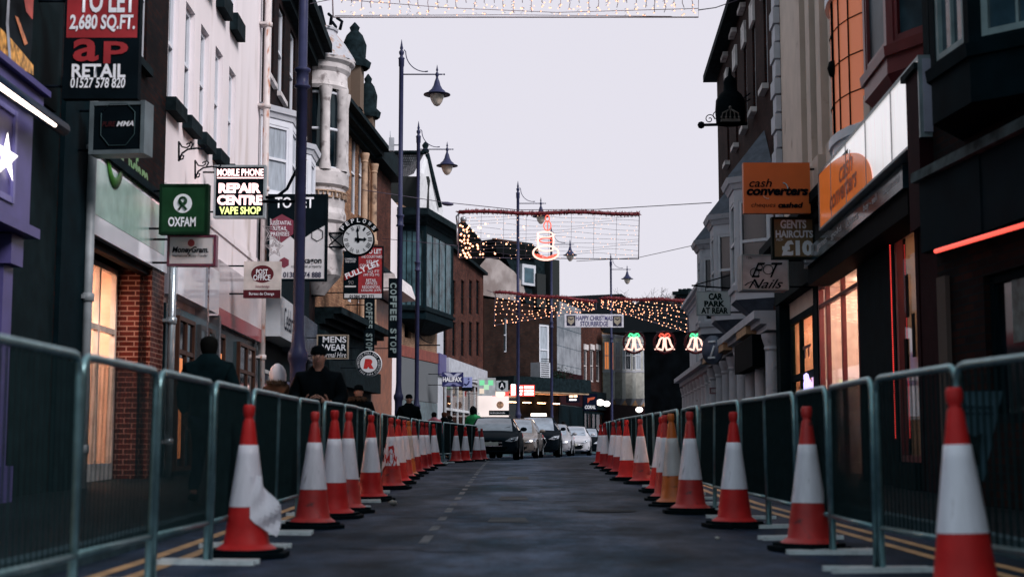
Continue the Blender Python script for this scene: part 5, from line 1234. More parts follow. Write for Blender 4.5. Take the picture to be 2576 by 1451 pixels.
for (a, b_), (c_, d_) in zip(ap, ap[1:]):
    for y_ in (-.1,.1): mb.face([p+V(0,y_,0) for p in (a,b_,d_,c_)])
    mb.face([b_+V(0,-.1,0), d_+V(0,-.1,0), d_+V(0,.1,0), b_+V(0,.1,0)]); mb.face([a+V(0,-.1,0), c_+V(0,-.1,0), c_+V(0,.1,0), a+V(0,.1,0)])
arch = obj('name_board', mb, BLK, ck)
for k, s in enumerate('PEPLOWS'):
    a = math.radians(142-k*17.5); up = V(math.cos(a),0,math.sin(a)); rt = V(math.sin(a),0,-math.cos(a)); txt(s, cc+up*R*1.24-V(0,.112,0), rt, up, .095, .12, WTXT, arch, .02)
mb = MB()
for zz in (-.2,.2): mb.tube([cc+V(-R*.9,0,zz), cc+V(-R-.75,0,zz)], .028, 6)
mb.tube([cc+V(-R*1.0,0,-.2), cc+V(-R-.45,0,.2)], .02, 6); mb.tube([cc+V(-R*1.0,0,.2), cc+V(-R-.45,0,-.2)], .02, 6); mb.tube([cc+V(-R-.47,0,-.2), cc+V(-R-.47,0,.2)], .02, 6); obj('bracket', mb, IRON, ck)
sign('fully_let_board', 'red and black letting board with a slanted banner across it, below the clock', (864,620,965,752), 43, SRED,
  [('TO LET', (920,627,960,639), WTXT, .02), ('THE COURTYARD', (908,643,962,650), WTXT), ('SELF', (922,655,945,663), WTXT), ('CONTAINED', (905,665,955,672), WTXT), ('SQ FT', (925,680,955,688), WTXT), ('(90 SQ M)', (915,689,955,696), WTXT), ('RETAIL', (922,702,948,709), WTXT), ('OFFICES', (920,710,950,717), WTXT), ('RESIDENTIAL', (912,719,958,726), WTXT), ('LEISURE (STP)', (910,728,960,735), WTXT), ('01384 392 371', (880,742,942,750), BTXT, .02), ('COMMERCIAL', (867,650,896,655), WTXT), ('AND LAND', (868,656,894,661), WTXT), ('90', (876,706,890,716), M('grey digits', (.2,.2,.22), .5))], SBLK, .1, br=True,
  shapes=[('rect',864,620,902,740,SBLK), ('poly',[(864,692),(958,652),(962,664),(866,706)],M('banner red', (.42,.03,.03), .4)), ('rect',864,739,965,752,SWH), ('rect',868,719,896,723,SWH)], fc=FL2)
r_ = [o for o in C.objects if o.name.startswith('fully_let')][0]
txt('FULLY LET', P(912,678,42.9)+V(0,-.02,0), (1,0,0), (0,0,1), 1.1, .17, WTXT, r_, .03, rot=math.radians(23))
sign('menswear_sign', 'small black sign with white serif style wording, behind the man with the phone', (797,842,877,903), 38, SBLK,
  [('MENS', (812,846,872,862), WTXT, .02), ('WEAR', (810,866,872,882), WTXT, .02), ('Formal Hire', (808,886,872,899), WTXT, 0, .25)], M('gold frame', (.30,.24,.18), .4), .08)
rs = thing('round_sign', 'round white sign with a red letter and dark rim lettering, low on the left', 'sign', P(928,915,44)); cc = P(928,915,44); R = 33*44/3606
obj('disc', MB().lathe(cc+V(0,.05,0), [(.001,0),(R,0),(R,.1),(.001,.1)], 36, ax=(0,-1,0)), WTXT, rs)
obj('dark_ring', MB().lathe(cc+V(0,-.052,0), [(R*.66,0),(R*.95,0)], 36, ax=(0,-1,0)), M('sign blue black', (.02,.035,.05), .4), rs)
obj('inner_disc', MB().lathe(cc+V(0,-.055,0), [(.001,0),(R*.66,0)], 36, ax=(0,-1,0)), WTXT, rs)
txt('R', cc+V(0,-.06,0), (1,0,0), (0,0,1), R*.8, R*.75, M('bright red', (.55,.03,.03), .4), rs, .09, .15)
for k, s in enumerate('AUTENTICO PIRI PIRI AUTENTICO PIRI PIRI '):
    if s == ' ': continue
    a = math.radians(200-k*9); up = V(math.cos(a),0,math.sin(a)); rt = V(math.sin(a),0,-math.cos(a)); txt(s, cc+up*R*.81-V(0,.058,0), rt, up, .012 if s == 'I' else .04, .065, WTXT, rs)
obj('bracket', MB().tube([cc+V(-R,0,.12), cc+V(-R-.9,0,.12)], .015, 6).tube([cc+V(-R,0,-.12), cc+V(-R-.9,0,-.12)], .015, 6), IRON, rs)
CTX = M('grey teal letters', (.20,.27,.28), .5)
def vert_banner(label, bx, d, s):
    r = sign('vertical_banner', label, bx, d, SBLK, [], None, .06, br=True, fc=FL2)
    x0, y0, x1, y1 = bx; n_ = len(s); hh = (y1-y0-20)/n_
    for k, ch in enumerate(s):
        if ch == ' ': continue
        txt(ch, P((x0+x1)/2, y0+10+hh*(k+.5), d)-V(0,.05,0), (0,0,-1), (1,0,0), hh*d/3606*.8, (x1-x0)*d/3606*.6, CTX, r, .04)
vert_banner('tall narrow black banner with grey vertical lettering under the red board', (915,750,943,892), 47, 'COFFEE STOP')
vert_banner('tall narrow black banner with vertical lettering beside the tallest lamp post', (976,700,1004,900), 50, 'COFFEE STOP')
HBL = M('bank blue', (.035,.04,.15), .4)
sign('bank_sign', 'dark blue bank sign with a white cross pattern in the middle left', (1112,936,1166,972), 62, HBL, [('HALIFAX', (1114,948,1162,960), WTXT, .04)], None, .12,
  shapes=[('poly',[(1116,938),(1132,938),(1146,948),(1128,948)],M('stripe white', (.40,.42,.55), .5)), ('poly',[(1162,938),(1150,938),(1136,948),(1148,948)],_M['stripe white']), ('poly',[(1116,970),(1132,970),(1144,962),(1128,962)],M('stripe blue', (.16,.17,.35), .5)), ('poly',[(1162,970),(1150,970),(1134,962),(1148,962)],_M['stripe blue'])], fc=FL4)
sign('travel_sign', 'pale blue sign with a dark curved smile, just right of the blue bank sign', (1163,948,1188,983), 66, M('pale blue', (.30,.34,.62), .4), [], None, .12, shapes=[('line',[(1168,965),(1173,968),(1178,965),(1181,958)],2,HBL), ('disc',1179,953,2,2,HBL), ('rect',1163,974,1188,983,SBLK)], fc=FL4)
sign('rounded_logo_sign', 'pale grey rounded square sign with green and cream squares', (1201,950,1247,995), 72, M('pale grey sign', (.42,.45,.47), .4), [], None, .12,
  shapes=[('rect',1206,956,1219,969,E('mint square', (.25,.9,.45), .5)), ('rect',1228,956,1241,969,_M['mint square']), ('rect',1217,967,1230,980,E('pale mint square', (.5,.85,.55), .55)), ('rect',1206,977,1218,990,E('cream square', (.9,.75,.6), .6))], fc=FL4)
def panel_sign(name, label, bx, d, m, texts=(), shapes=(), cat='sign'): return sign(name, label, bx, d, m, texts, None, .1, br=False, shapes=shapes, cat=cat)
panel_sign('menu_board', 'glowing white takeaway board with red header right of the rounded logo sign', (1196,985,1280,1048), 76, E('lit menu white', (1,.86,.82), .7), [('fresh baked pasties & coffee', (1232,1036,1270,1041), WTXT)],
  [('rect',1238,984,1280,996,E('lit menu red', (.8,.08,.07), .9)), ('rect',1230,1032,1280,1044,SBLK), ('disc',1258,1018,9,9,M('food brown', (.35,.20,.12), .7, var=.9, scale=12)), ('disc',1258,990,13,9,E('lit cream', (1,.8,.6), 1.2))])
panel_sign('hexagon_sign', 'grey white board with a black hexagon badge above the glowing takeaway board', (1248,957,1278,985), 75, M('grey white board', (.38,.42,.44), .4), [('A', (1258,963,1268,975), WTXT, .02)], [('poly',[(1263,957),(1272,963),(1272,975),(1263,982),(1254,975),(1254,963)],SBLK)])
panel_sign('poster_board', 'tall poster with a round dish picture in the shop window left of centre', (1147,985,1170,1060), 76, E('lit poster', (.9,.72,.68), .55), [], [('disc',1158,1002,10,11,M('dish picture', (.4,.25,.2), .7, var=.8, scale=12)), ('rect',1147,1012,1170,1018,SBLK)])
panel_sign('takeaway_sign', 'brightly glowing red takeaway sign with white bars under the canopy', (1284,968,1345,996), 77, E('lit sign red', (1,.09,.07), .9), [], [('rect',1286,966,1296,994,E('lit sign white', (1,.85,.8), 4))] + [('rect',a,b_,c_,d_,_M['lit sign white']) for a,b_,c_,d_ in ((1299,972,1315,977),(1299,981,1315,985),(1299,989,1313,993),(1319,971,1342,976),(1319,980,1342,985),(1319,988,1342,993))])
panel_sign('squares_sign', 'dark sign with four glowing cream squares beyond the canopy', (1424,978,1458,1012), 84, M('dark blue sign', (.014,.022,.05), .4), [], [('rect',a,b_,a+9,b_+7,E('warm squares', (1,.55,.35), 3)) for a in (1432,1443) for b_ in (983,992)] + [('rect',1432,1003,1450,1007,E('cool strip', (.9,.9,1), 1.5))])
panel_sign('betting_sign', 'dark navy sign with a small orange flag and white word, right of the squares sign', (1468,990,1502,1032), 86, M('navy sign', (.008,.014,.045), .4), [('CORAL', (1471,1019,1498,1028), WTXT, .04, .2)], [('poly',[(1478,1001),(1497,998),(1494,1004),(1484,1006),(1478,1014)],M('orange flag', (.6,.10,.04), .4))])
for i, (x, y, rr_, lab) in enumerate(((1510,1012,8,'white glowing ball light just right of the navy sign'), (1526,1015,7,'glowing ball light beside the farthest whole street lamp'), (1608,1030,7,'small bright globe light above the right hand barriers'))):
    t = thing('globe_lamp', lab, 'lamp', P(x, y, 88)); obj('globe', MB().ball(P(x,y,88), rr_*88/3606, 12, sq=(1.3,1,1)), E('globe glow', (1,.88,.85), 3.5), t); obj('stem', MB().tube([P(x,y,88)+V(0,.1,0), P(x,y,88)+V(0,1.6,.25)], .02, 5), IRON, t)
# right hand signs
sign('pawn_shop_sign', 'bright orange rectangular sign with dark lower case lettering on the right', (1870,411,2035,538), 21.6, SORG,
  [('cash', (1884,452,1940,473), BTXT, .01, .25), ('converters', (1877,472,2030,494), BTXT, .05, .2), ('cheques', (1888,512,1948,526), BTXT, 0, .2), ('cashed', (1954,511,2016,525), BTXT, .05, .2)], None, .12, side='R', z=0,
  shapes=[('line',ring(1965,476,14,8,-1.4,.1),1.5,M('pale blue arc', (.35,.55,.65), .4)), ('line',ring(1930,490,12,8,1.4,2.8),1.2,M('peach arc', (.8,.5,.4), .4))])
sign('barber_sign', 'gold brown sign advertising haircuts, directly under the orange sign', (1942,548,2046,652), 22.0, M('gold brown sign', (.22,.13,.05), .4, var=.15),
  [('GENTS', (1962,555,2026,577), WTXT, .04), ('HAIRCUTS', (1950,581,2042,600), WTXT, .04), ('FROM', (1952,602,1968,608), WTXT), ('£10', (1964,606,2042,645), WTXT, .06)], M('dark brown frame', (.05,.04,.03), .4), .12, side='R')
sign('nail_salon_sign', 'pale marbled sign with looping script lettering under the barber sign', (1862,645,1976,732), 24.3, M('marbled sign', (.42,.38,.41), .4, var=.35, scale=2.5),
  [('E T', (1885,665,1962,702), BTXT, 0, .5), ('Nails', (1877,706,1962,729), BTXT, .01, .5), ('138a', (1874,650,1888,656), BTXT)], ASH, .45, side='R',
  shapes=[('line',ring(1893,690,11,12),1,BTXT), ('line',ring(1926,682,12,12),1,BTXT), ('line',ring(1905,676,7,12),1,BTXT), ('line',[(1868,722),(1876,716),(1886,712),(1894,722),(1896,728)],1.2,BTXT)], rim=.02)
sign('car_park_sign', 'white grey sign reading car park at rear, hanging from a triangular bracket', (1752,733,1836,793), 32, M('off white sign', (.40,.45,.46), .45, var=.06),
  [('CAR', (1782,738,1817,755), DGRN, .05), ('PARK', (1771,757,1822,772), DGRN, .05), ('AT REAR', (1763,774,1830,789), DGRN, .04)], ASH, .08, side='R', rim=.02)
t = thing('triangular_bracket', 'thin triangular iron bracket above the car park sign', 'bracket', P(1790,720,32)); obj('rods', MB().tube([P(1740,718,32), P(1850,726,32)], .018, 6).tube([P(1745,718,32), P(1850,688,32)], .014, 6).tube([P(1775,722,32), P(1775,733,32)], .01, 5), IRON, t)
sign('notice_sign', 'small red and white notice low at the end of the right hand row', (1786,975,1816,990), 40, SWH, [('Stourbridge', (1788,976,1814,982), SMAR), ('Glass & Blinds', (1788,983,1814,989), SMAR)], SMAR, .08, side='R', rim=.02)
os_ = thing('oval_sign', 'slate blue oval sign with pale mark beside the last bell light', 'sign', P(1793,868,38)); cc = P(1795,880,36)
obj('disc', MB().lathe(cc, [(.001,0),(.36,0),(.36,.06),(.001,.06)], 28, ax=(-.8,-.6,0)), M('slate blue', (.10,.13,.20), .4), os_)
mb = MB(); q_ = V(-.6,.8,0); cc2 = cc+V(-.8,-.6,0)*.07
for a, b_ in (((-.15,.2),(.1,.2)), ((-.1,.1),(.05,-.2)), ((-.12,-.2),(.12,-.2))): mb.tube([cc2+q_*a[0]+V(0,0,a[1]), cc2+q_*b_[0]+V(0,0,b_[1])], .03, 5)
obj('emblem', mb, WTXT, os_)
# crown sign on scroll bracket
cr = thing('crown_sign', 'black scrolled iron bracket carrying a small crown sign and a cloaked figure shape', 'sign', P(1820,310,33)); mb = MB().tube([P(1762,315,33), P(1880,312,33)], .035, 8); mb.ball(P(1764,315,33), .09, 8)
for sx, cx in ((1,1785),(1,1803),(-1,1862)):
    for rr_ in (1,):
        pts = []
        for k in range(22):
            a = k*.42; q_ = 13*(1-k/24); pts.append(P(cx+sx*math.cos(a)*q_, 292+(8 if cx == 1785 else 0)-math.sin(a)*q_, 33))
        mb.tube(pts, .012, 5)
mb.tube([P(1868,250,33), P(1925,205,33.4)], .015, 5); mb.tube([P(1868,262,33), P(1920,228,33.4)], .015, 5)
obj('scroll_bracket', mb, IRON, cr)
mb = MB().lathe(P(1838,312,33), [(.34,.0),(.36,.3),(.34,.55),(.28,.68),(.17,.78),(.15,.9),(.16,.98),(.13,1.08),(.05,1.15),(.02,1.35)], 14); obj('figure', mb, BLK, cr)
mb = MB(); c = P(1838,306,32.6)
CRM = M('worn bronze', (.16,.14,.13), .5, .4)
mb.box(c+V(-.22,-.03,.0), c+V(.22,.03,.06))
for k in range(5): a = -.2+.1*k; mb.tube([c+V(a,0,.06), c+V(a*.9,0,.2+.06*(1-abs(k-2)/2)), c+V(0,0,.3)], .018, 5); mb.ball(c+V(a,0,.1), .035, 6)
mb.ball(c+V(0,0,.33), .045, 6); obj('crown', mb, CRM, cr)
# scroll brackets on the white building
def scroll(label, x0, y0, d, s=1.0):
    pts = lambda l: [P(x0+a*s, y0+b_*s, d) for a, b_ in l]
    mb = MB().tube(pts([(0,0),(0,50)]), .015, 6); mb.tube(pts([(2,44),(8,30),(22,20),(45,17),(62,20)]), .014, 6); mb.tube(pts([(2,4),(8,14),(20,16),(28,10),(24,4),(19,8)]), .012, 5); mb.tube(pts([(2,46),(10,44),(12,36),(6,34)]), .012, 5); mb.tube(pts([(30,17),(36,6),(30,2),(26,6)]), .012, 5); mb.tube(pts([(62,20),(68,14),(64,10)]), .012, 5)
    return tag(obj('scroll_bracket', mb, IRON), label, 'bracket', 'empty iron scroll brackets on the white building')
scroll('upper iron scroll bracket on the white wall, carrying nothing', 450, 356, 20.7); scroll('lower iron scroll bracket reaching the glowing repair sign', 491, 403, 23.4, .95)
# post bracket that holds a sign arm on the near lamp
t = tag(obj('post_bracket', MB().tube([P(668,497,19.4), P(700,492,19.4), P(722,475,19.4), P(737,445,19.4), P(745,430,19.4)], .022, 8).tube([P(662,507,19.4), P(745,507,19.4)], .022, 8), IRON), 'curved iron arm on the near lamp post reaching left to the signs', 'bracket')
# unlit wire stars
def star_wire(cx, cy, R_, d, rot=0):
    mb = MB()
    for q in (1.0, .62):
        pts = [P(cx+math.sin(k*math.pi/5+rot)*(R_ if k % 2 == 0 else R_*.42)*q, cy-math.cos(k*math.pi/5+rot)*(R_ if k % 2 == 0 else R_*.42)*q, d-.05*q) for k in range(10)]; mb.tube(pts, .014, 5, closed=True)
    return mb
for cx, cy, R_, rot, lab in ((690,585,34,.2,'upper wire star decoration, unlit, over the letting board'), (690,625,24,.0,'lower small wire star decoration, unlit, over the letting board'), ):
    tag(obj('wire_star', star_wire(cx, cy, R_, 29.8, rot), M('unlit rope light', (.30,.27,.28), .5)), lab, 'decoration')
# ================================================================ HANGING LIGHTS
TIN = M('red tinsel', (.20,.012,.022), .5, var=.5, scale=20)
WIRE = M('grey wire', (.12,.10,.14), .5); BULB = E('warm bulb', (1,.40,.22), 5); BULBW = E('pale bulb', (1,.55,.36), 2.0)
PIPEW = M('net frame grey', (.30,.32,.36), .4, .4)
def tinsel(pts, r, n, parent, name='tinsel'):
    mb = MB().tube(pts, r*.6, 8); random.seed(len(pts)*7)
    L_ = [0]; 
    for a, b_ in zip(pts, pts[1:]): L_.append(L_[-1]+(b_-a).length)
    for k in range(n):
        t_ = random.random()*L_[-1]; i = max(j for j in range(len(L_)-1) if L_[j] <= t_); p = pts[i].lerp(pts[i+1], (t_-L_[i])/(L_[i+1]-L_[i])); a = Vector([random.gauss(0,1) for _ in range(3)]).normalized()*r*1.35; b_ = Vector([random.gauss(0,1) for _ in range(3)]).normalized()*r*.35
        mb.face([p-b_, p+b_, p+a])
    return obj(name, mb, TIN, parent)
def bulbs(pts, parent, r, mat, bm='lit_bulb'):
    random.seed(17); random.shuffle(pts)
    if not pts: return
    b0 = None
    for p in pts[:100]:
        if b0 is None: b0 = obj(bm, MB().ball(V(0,0,0)+org(parent), r, 6), mat, parent); b0.location = p-org(parent)
        else: c_ = b0.copy(); C.objects.link(c_); c_.parent = parent; c_.location = p-org(parent)
    if pts[100:]:
        mb = MB()
        for p in pts[100:]: mb.ball(p, r*(.6+random.random()*.5), 5)
        o = obj('small_bulbs', mb, mat, parent); o['kind'] = 'stuff'
def rope(pts, r, mat, parent, name='neon_tube'): return obj(name, MB().tube(pts, r, 6, closed=False), mat, parent)
NR = E('neon pink red', (1,.13,.08), 1.2); NW = E('neon white pink', (1,.60,.50), 1.6); NG = E('neon green', (.10,.95,.35), 1.6)
def net(label, quad, d, nx, ny, rb, mat, parent_pts=None, tins=True, name='light_net', density=1.0, dd=None, skip=0.0):
    # quad: TL, TR, BR, BL in photo coordinates (built as a hanging net at its own distance)
    TL, TR, BR_, BL = quad; r = thing(name, label, 'light net', P((TL[0]+TR[0])/2, (TL[1]+BL[1])/2, d), 'Christmas light nets strung over the street')
    def q(u, v): return P((TL[0]*(1-u)+TR[0]*u)*(1-v)+(BL[0]*(1-u)+BR_[0]*u)*v, (TL[1]*(1-u)+TR[1]*u)*(1-v)+(BL[1]*(1-u)+BR_[1]*u)*v, d)
    mb = MB(); pts = []; random.seed(int(TL[0]))
    for j in range(1, ny+1):
        v = j/ny; row = [q(i/24, min(1, v+.012*math.sin(i*.9+j*2)+(.35/ny)*math.sin(i/24*math.pi*3+j))) for i in range(25)] if j < ny else [q(0,1), q(1,1)]
        mb.tube(row, .006 if j < ny else .018, 3, cap=False)
        for i in range(int(nx*density)):
            if random.random() < skip: continue
            u = (i+random.random()*.8)/(nx*density); k = min(len(row)-2, int(u*(len(row)-1))); f = u*(len(row)-1)-k; pts.append(row[k].lerp(row[k+1], f)+V(0,0,random.gauss(0,.02)))
    for i in range(9): mb.tube([q(i/8,0), q(i/8,1)], .006 if 0 < i < 8 else .018, 3, cap=False)
    obj('net', mb, WIRE, r)
    if tins: tinsel([q(i/12, 0)+V(0,-.02,.03*math.sin(i)) for i in range(13)], .10, 900, r)
    bulbs(pts, r, rb, mat)
    return r
n1 = net('upper light net strung across the street, holding the neon candle', ((1154,534),(1608,537),(1606,652),(1152,648)), 46, 22, 11, .014, BULBW, skip=.3)
# denser, brighter bulbs at the left end
bb = []; random.seed(9)
for k in range(46): bb.append(P(1156+abs(random.gauss(0,50)), 560+random.random()*88, 45.95))
for k in range(22): bb.append(P(1240+random.random()*180, 625+random.random()*27, 45.95))
for p in bb[:46]:
    c_ = obj('bright_bulb', MB().ball(V(0,0,0)+org(n1), .033, 6), BULB, n1) if p is bb[0] else None
    if c_ is None: c_ = b0_.copy(); C.objects.link(c_); c_.parent = n1
    b0_ = c_; c_.location = p-org(n1)
mb = MB().tube([P(1150,560,46), P(1148,545,46), P(1156,536,46)], .03, 6).tube([P(1150,560,46), P(1150,615,46)], .03, 6); mb.ball(P(1166,552,45.9), .11, 8); obj('support', mb, PIPEW, n1)
cn = thing('neon_candle', 'glowing pink neon candle in a dish, hung in the middle of the upper light net', 'decoration', P(1380,600,45.5)); D_ = 45.5
el = lambda cx, cy, rx, ry, a0=0, a1=2*math.pi, n=22: [P(cx+rx*math.cos(a0+(a1-a0)*k/n), cy+ry*math.sin(a0+(a1-a0)*k/n), D_) for k in range(n+1)]
rope(el(1373,636,32,18), .030, NW, cn); rope(el(1373,634,30,16,.3,2.9), .022, NR, cn); rope([P(1353,585,D_), P(1353,612,D_), P(1356,628,D_), P(1372,632,D_), P(1390,630,D_), P(1392,612,D_), P(1392,588,D_)], .030, NW, cn)
rope(el(1372,590,19,7), .024, NW, cn); rope(el(1374,605,17,6), .020, NR, cn); rope(el(1377,568,9,12), .018, NR, cn); rope(el(1377,550,5,8), .018, NR, cn); rope([P(1350,640,D_), P(1376,648,D_), P(1398,640,D_)], .022, NR, cn); rope([P(1377,580,D_), P(1377,556,D_)], .015, NR, cn)
net('lower left light net, tall at its left end, tapering to the street middle', ((1246,735),(1500,757),(1500,778),(1243,818)), 62.2, 19, 7, .022, BULB)
n3 = net('lower right light net, its bottom edge sloping down towards the bell lights', ((1512,751),(1732,755),(1730,836),(1512,772)), 62.2, 19, 7, .022, BULB)
tinsel([P(1733,754,62.2), P(1737,765,62.2), P(1736,785,62.2)], .11, 120, n3)
# top net with icicle strings
tn = thing('icicle_net', 'long row of pale icicle light strings crossing the top edge of the picture', 'light net', P(1300,20,24)); mb = MB(); D2 = 24; pts = []
mb.tube([P(838,44,D2), P(1757,44,D2), P(1757,-60,D2)], .012, 4); mb.tube([P(838,44,D2), P(835,-60,D2)], .012, 4); mb.tube([P(835,-40,D2), P(1757,-40,D2)], .012, 4)
mb.tube([P(842,-2,D2), P(1120,20,D2), P(1400,32,D2), P(1757,22,D2)], .006, 4); mb.tube([P(842,40,D2), P(1275,38,D2), P(1690,42,D2)], .006, 4); random.seed(4)
for k in range(38):
    x = 862+k*23.8; mb.tube([P(x+random.gauss(0,1.5), -40+i*12, D2) for i in range(int(5+random.random()*2.6))], .0075, 3)
    for i in range(5):
        y = -10+random.random()*50; pts.append(P(x+random.gauss(0,4), y, D2)); mb.tube([P(x,y-3,D2), P(x+random.choice((-5,5)),y,D2)], .004, 3)
obj('wires', mb, M('pinkish wire', (.32,.24,.26), .5), tn); bulbs(pts, tn, .013, E('peach bulb', (1,.45,.25), 2.5))
bn = sign('christmas_banner', 'white banner with two dark shields wishing happy Christmas, strung over the street', (1420,790,1569,823), 61.8, M('banner white', (.60,.58,.64), .6), 
  [('HAPPY CHRISTMAS', (1449,794,1541,806), M('banner violet', (.07,.06,.20), .5), .01), ('STOURBRIDGE', (1460,808,1530,820), _M['banner violet'] if 'banner violet' in _M else BTXT, .01)], None, .03, .06, 'banner', br=False,
  shapes=[s for cx in (1436,1553) for s in (('rect',cx-11,794,cx+11,820,M('shield blue', (.03,.03,.07), .5)), ('poly',[(cx-8,797),(cx+8,797),(cx+8,810),(cx,818),(cx-8,810)],M('shield gold', (.30,.26,.20), .5)), ('poly',[(cx-6,799),(cx,803),(cx+6,799),(cx+6,802),(cx,806),(cx-6,802)],_M['shield blue'] if 'shield blue' in _M else BTXT))])
# bells
def bell(label, cx, cy, green):
    d = 44.5; r = thing('neon_bells', label, 'decoration', P(cx, cy, d), 'round neon bell decorations'); K = 27; D = d
    pt = lambda a, b_: P(cx+a*K, cy+b_*K, d)
    tinsel([pt(math.cos(k*math.pi/12), math.sin(k*math.pi/12)) for k in range(25)], .055, 300, r, 'tinsel_ring')
    obj('hoop', MB().tube([pt(math.cos(k*math.pi/12), math.sin(k*math.pi/12)) for k in range(24)], .02, 5, closed=True).tube([pt(-.8,-.95), pt(.8,-.95)], .02, 5).tube([pt(-.95,-.05), pt(.95,.05)], .012, 4), WIRE, r)
    for s in (-1, 1):
        L_ = [(.05,-.42),(.28,-.45),(.45,-.25),(.55,.1),(.72,.42),(.90,.62),(.55,.62),(.2,.70),(.12,.4),(.08,0),(.05,-.42)]
        rope([pt(a*s, b_) for a, b_ in L_], .034, NW, r, 'bell_tube'); rope([pt(a*s*.93+.03*s, b_*.93+.04) for a, b_ in L_[2:8]], .02, NR, r, 'bell_glow_tube')
    m = NG if green else NR
    rope([pt(0,-.52), pt(-.25,-.45), pt(-.5,-.62), pt(-.42,-.84), pt(-.12,-.72), pt(0,-.6), pt(.12,-.74), pt(.42,-.86), pt(.5,-.64), pt(.25,-.46), pt(0,-.52)], .03, m, r, 'bow_tube')
    return r
bell('left neon bells with a green bow, in a red tinsel ring', 1595, 861, True); bell('middle neon bells with a red bow, glowing all red', 1672, 861, False); bell('right neon bells with a green bow, beside the car park sign', 1750, 861, True)
# span wires
for k, (pts, lab, rr_) in enumerate((([(912,478,43),(1040,497,44.5),(1110,508,46),(1300,528,46),(1500,527,46),(1790,510,39)], 'long thin wire sagging above the upper light net', .012),
        ([(1450,657,46),(1606,648,46),(1795,606,39)], 'thin wire from the net corner up to the right buildings', .009), ([(960,600,46),(1150,618,46)], 'short thin wire left of the upper light net', .009),
        ([(780,10,30),(838,-2,24)], 'short wire from the turret to the top light strings', .008), ([(1757,26,24),(1800,20,26),(1900,-15,30)], 'thin wire from the top light strings to the right roofs', .009),
        ([(1225,730,62.2),(1243,737,62.2),(1260,770,62.2),(1330,800,62.2)], 'loose wire hanging at the left of the lower net', .012), ([(1569,795,61.8),(1700,770,60),(1800,740,48)], 'wire holding the banner from the right', .010))):
    tag(obj('span_wire', MB().tube([P(*q) for q in pts], rr_, 4), WIRE), lab, 'wire')
t = tag(obj('wire_tensioner', MB().lathe(P(1126,513,46), [(.02,-.2),(.06,-.12),(.07,0),(.05,.14),(.01,.2)], 8, ax=(1,0,-.1)), M('slate violet plastic', (.10,.09,.16), .5)), 'small dark connector on the wire left of the upper net', 'connector')
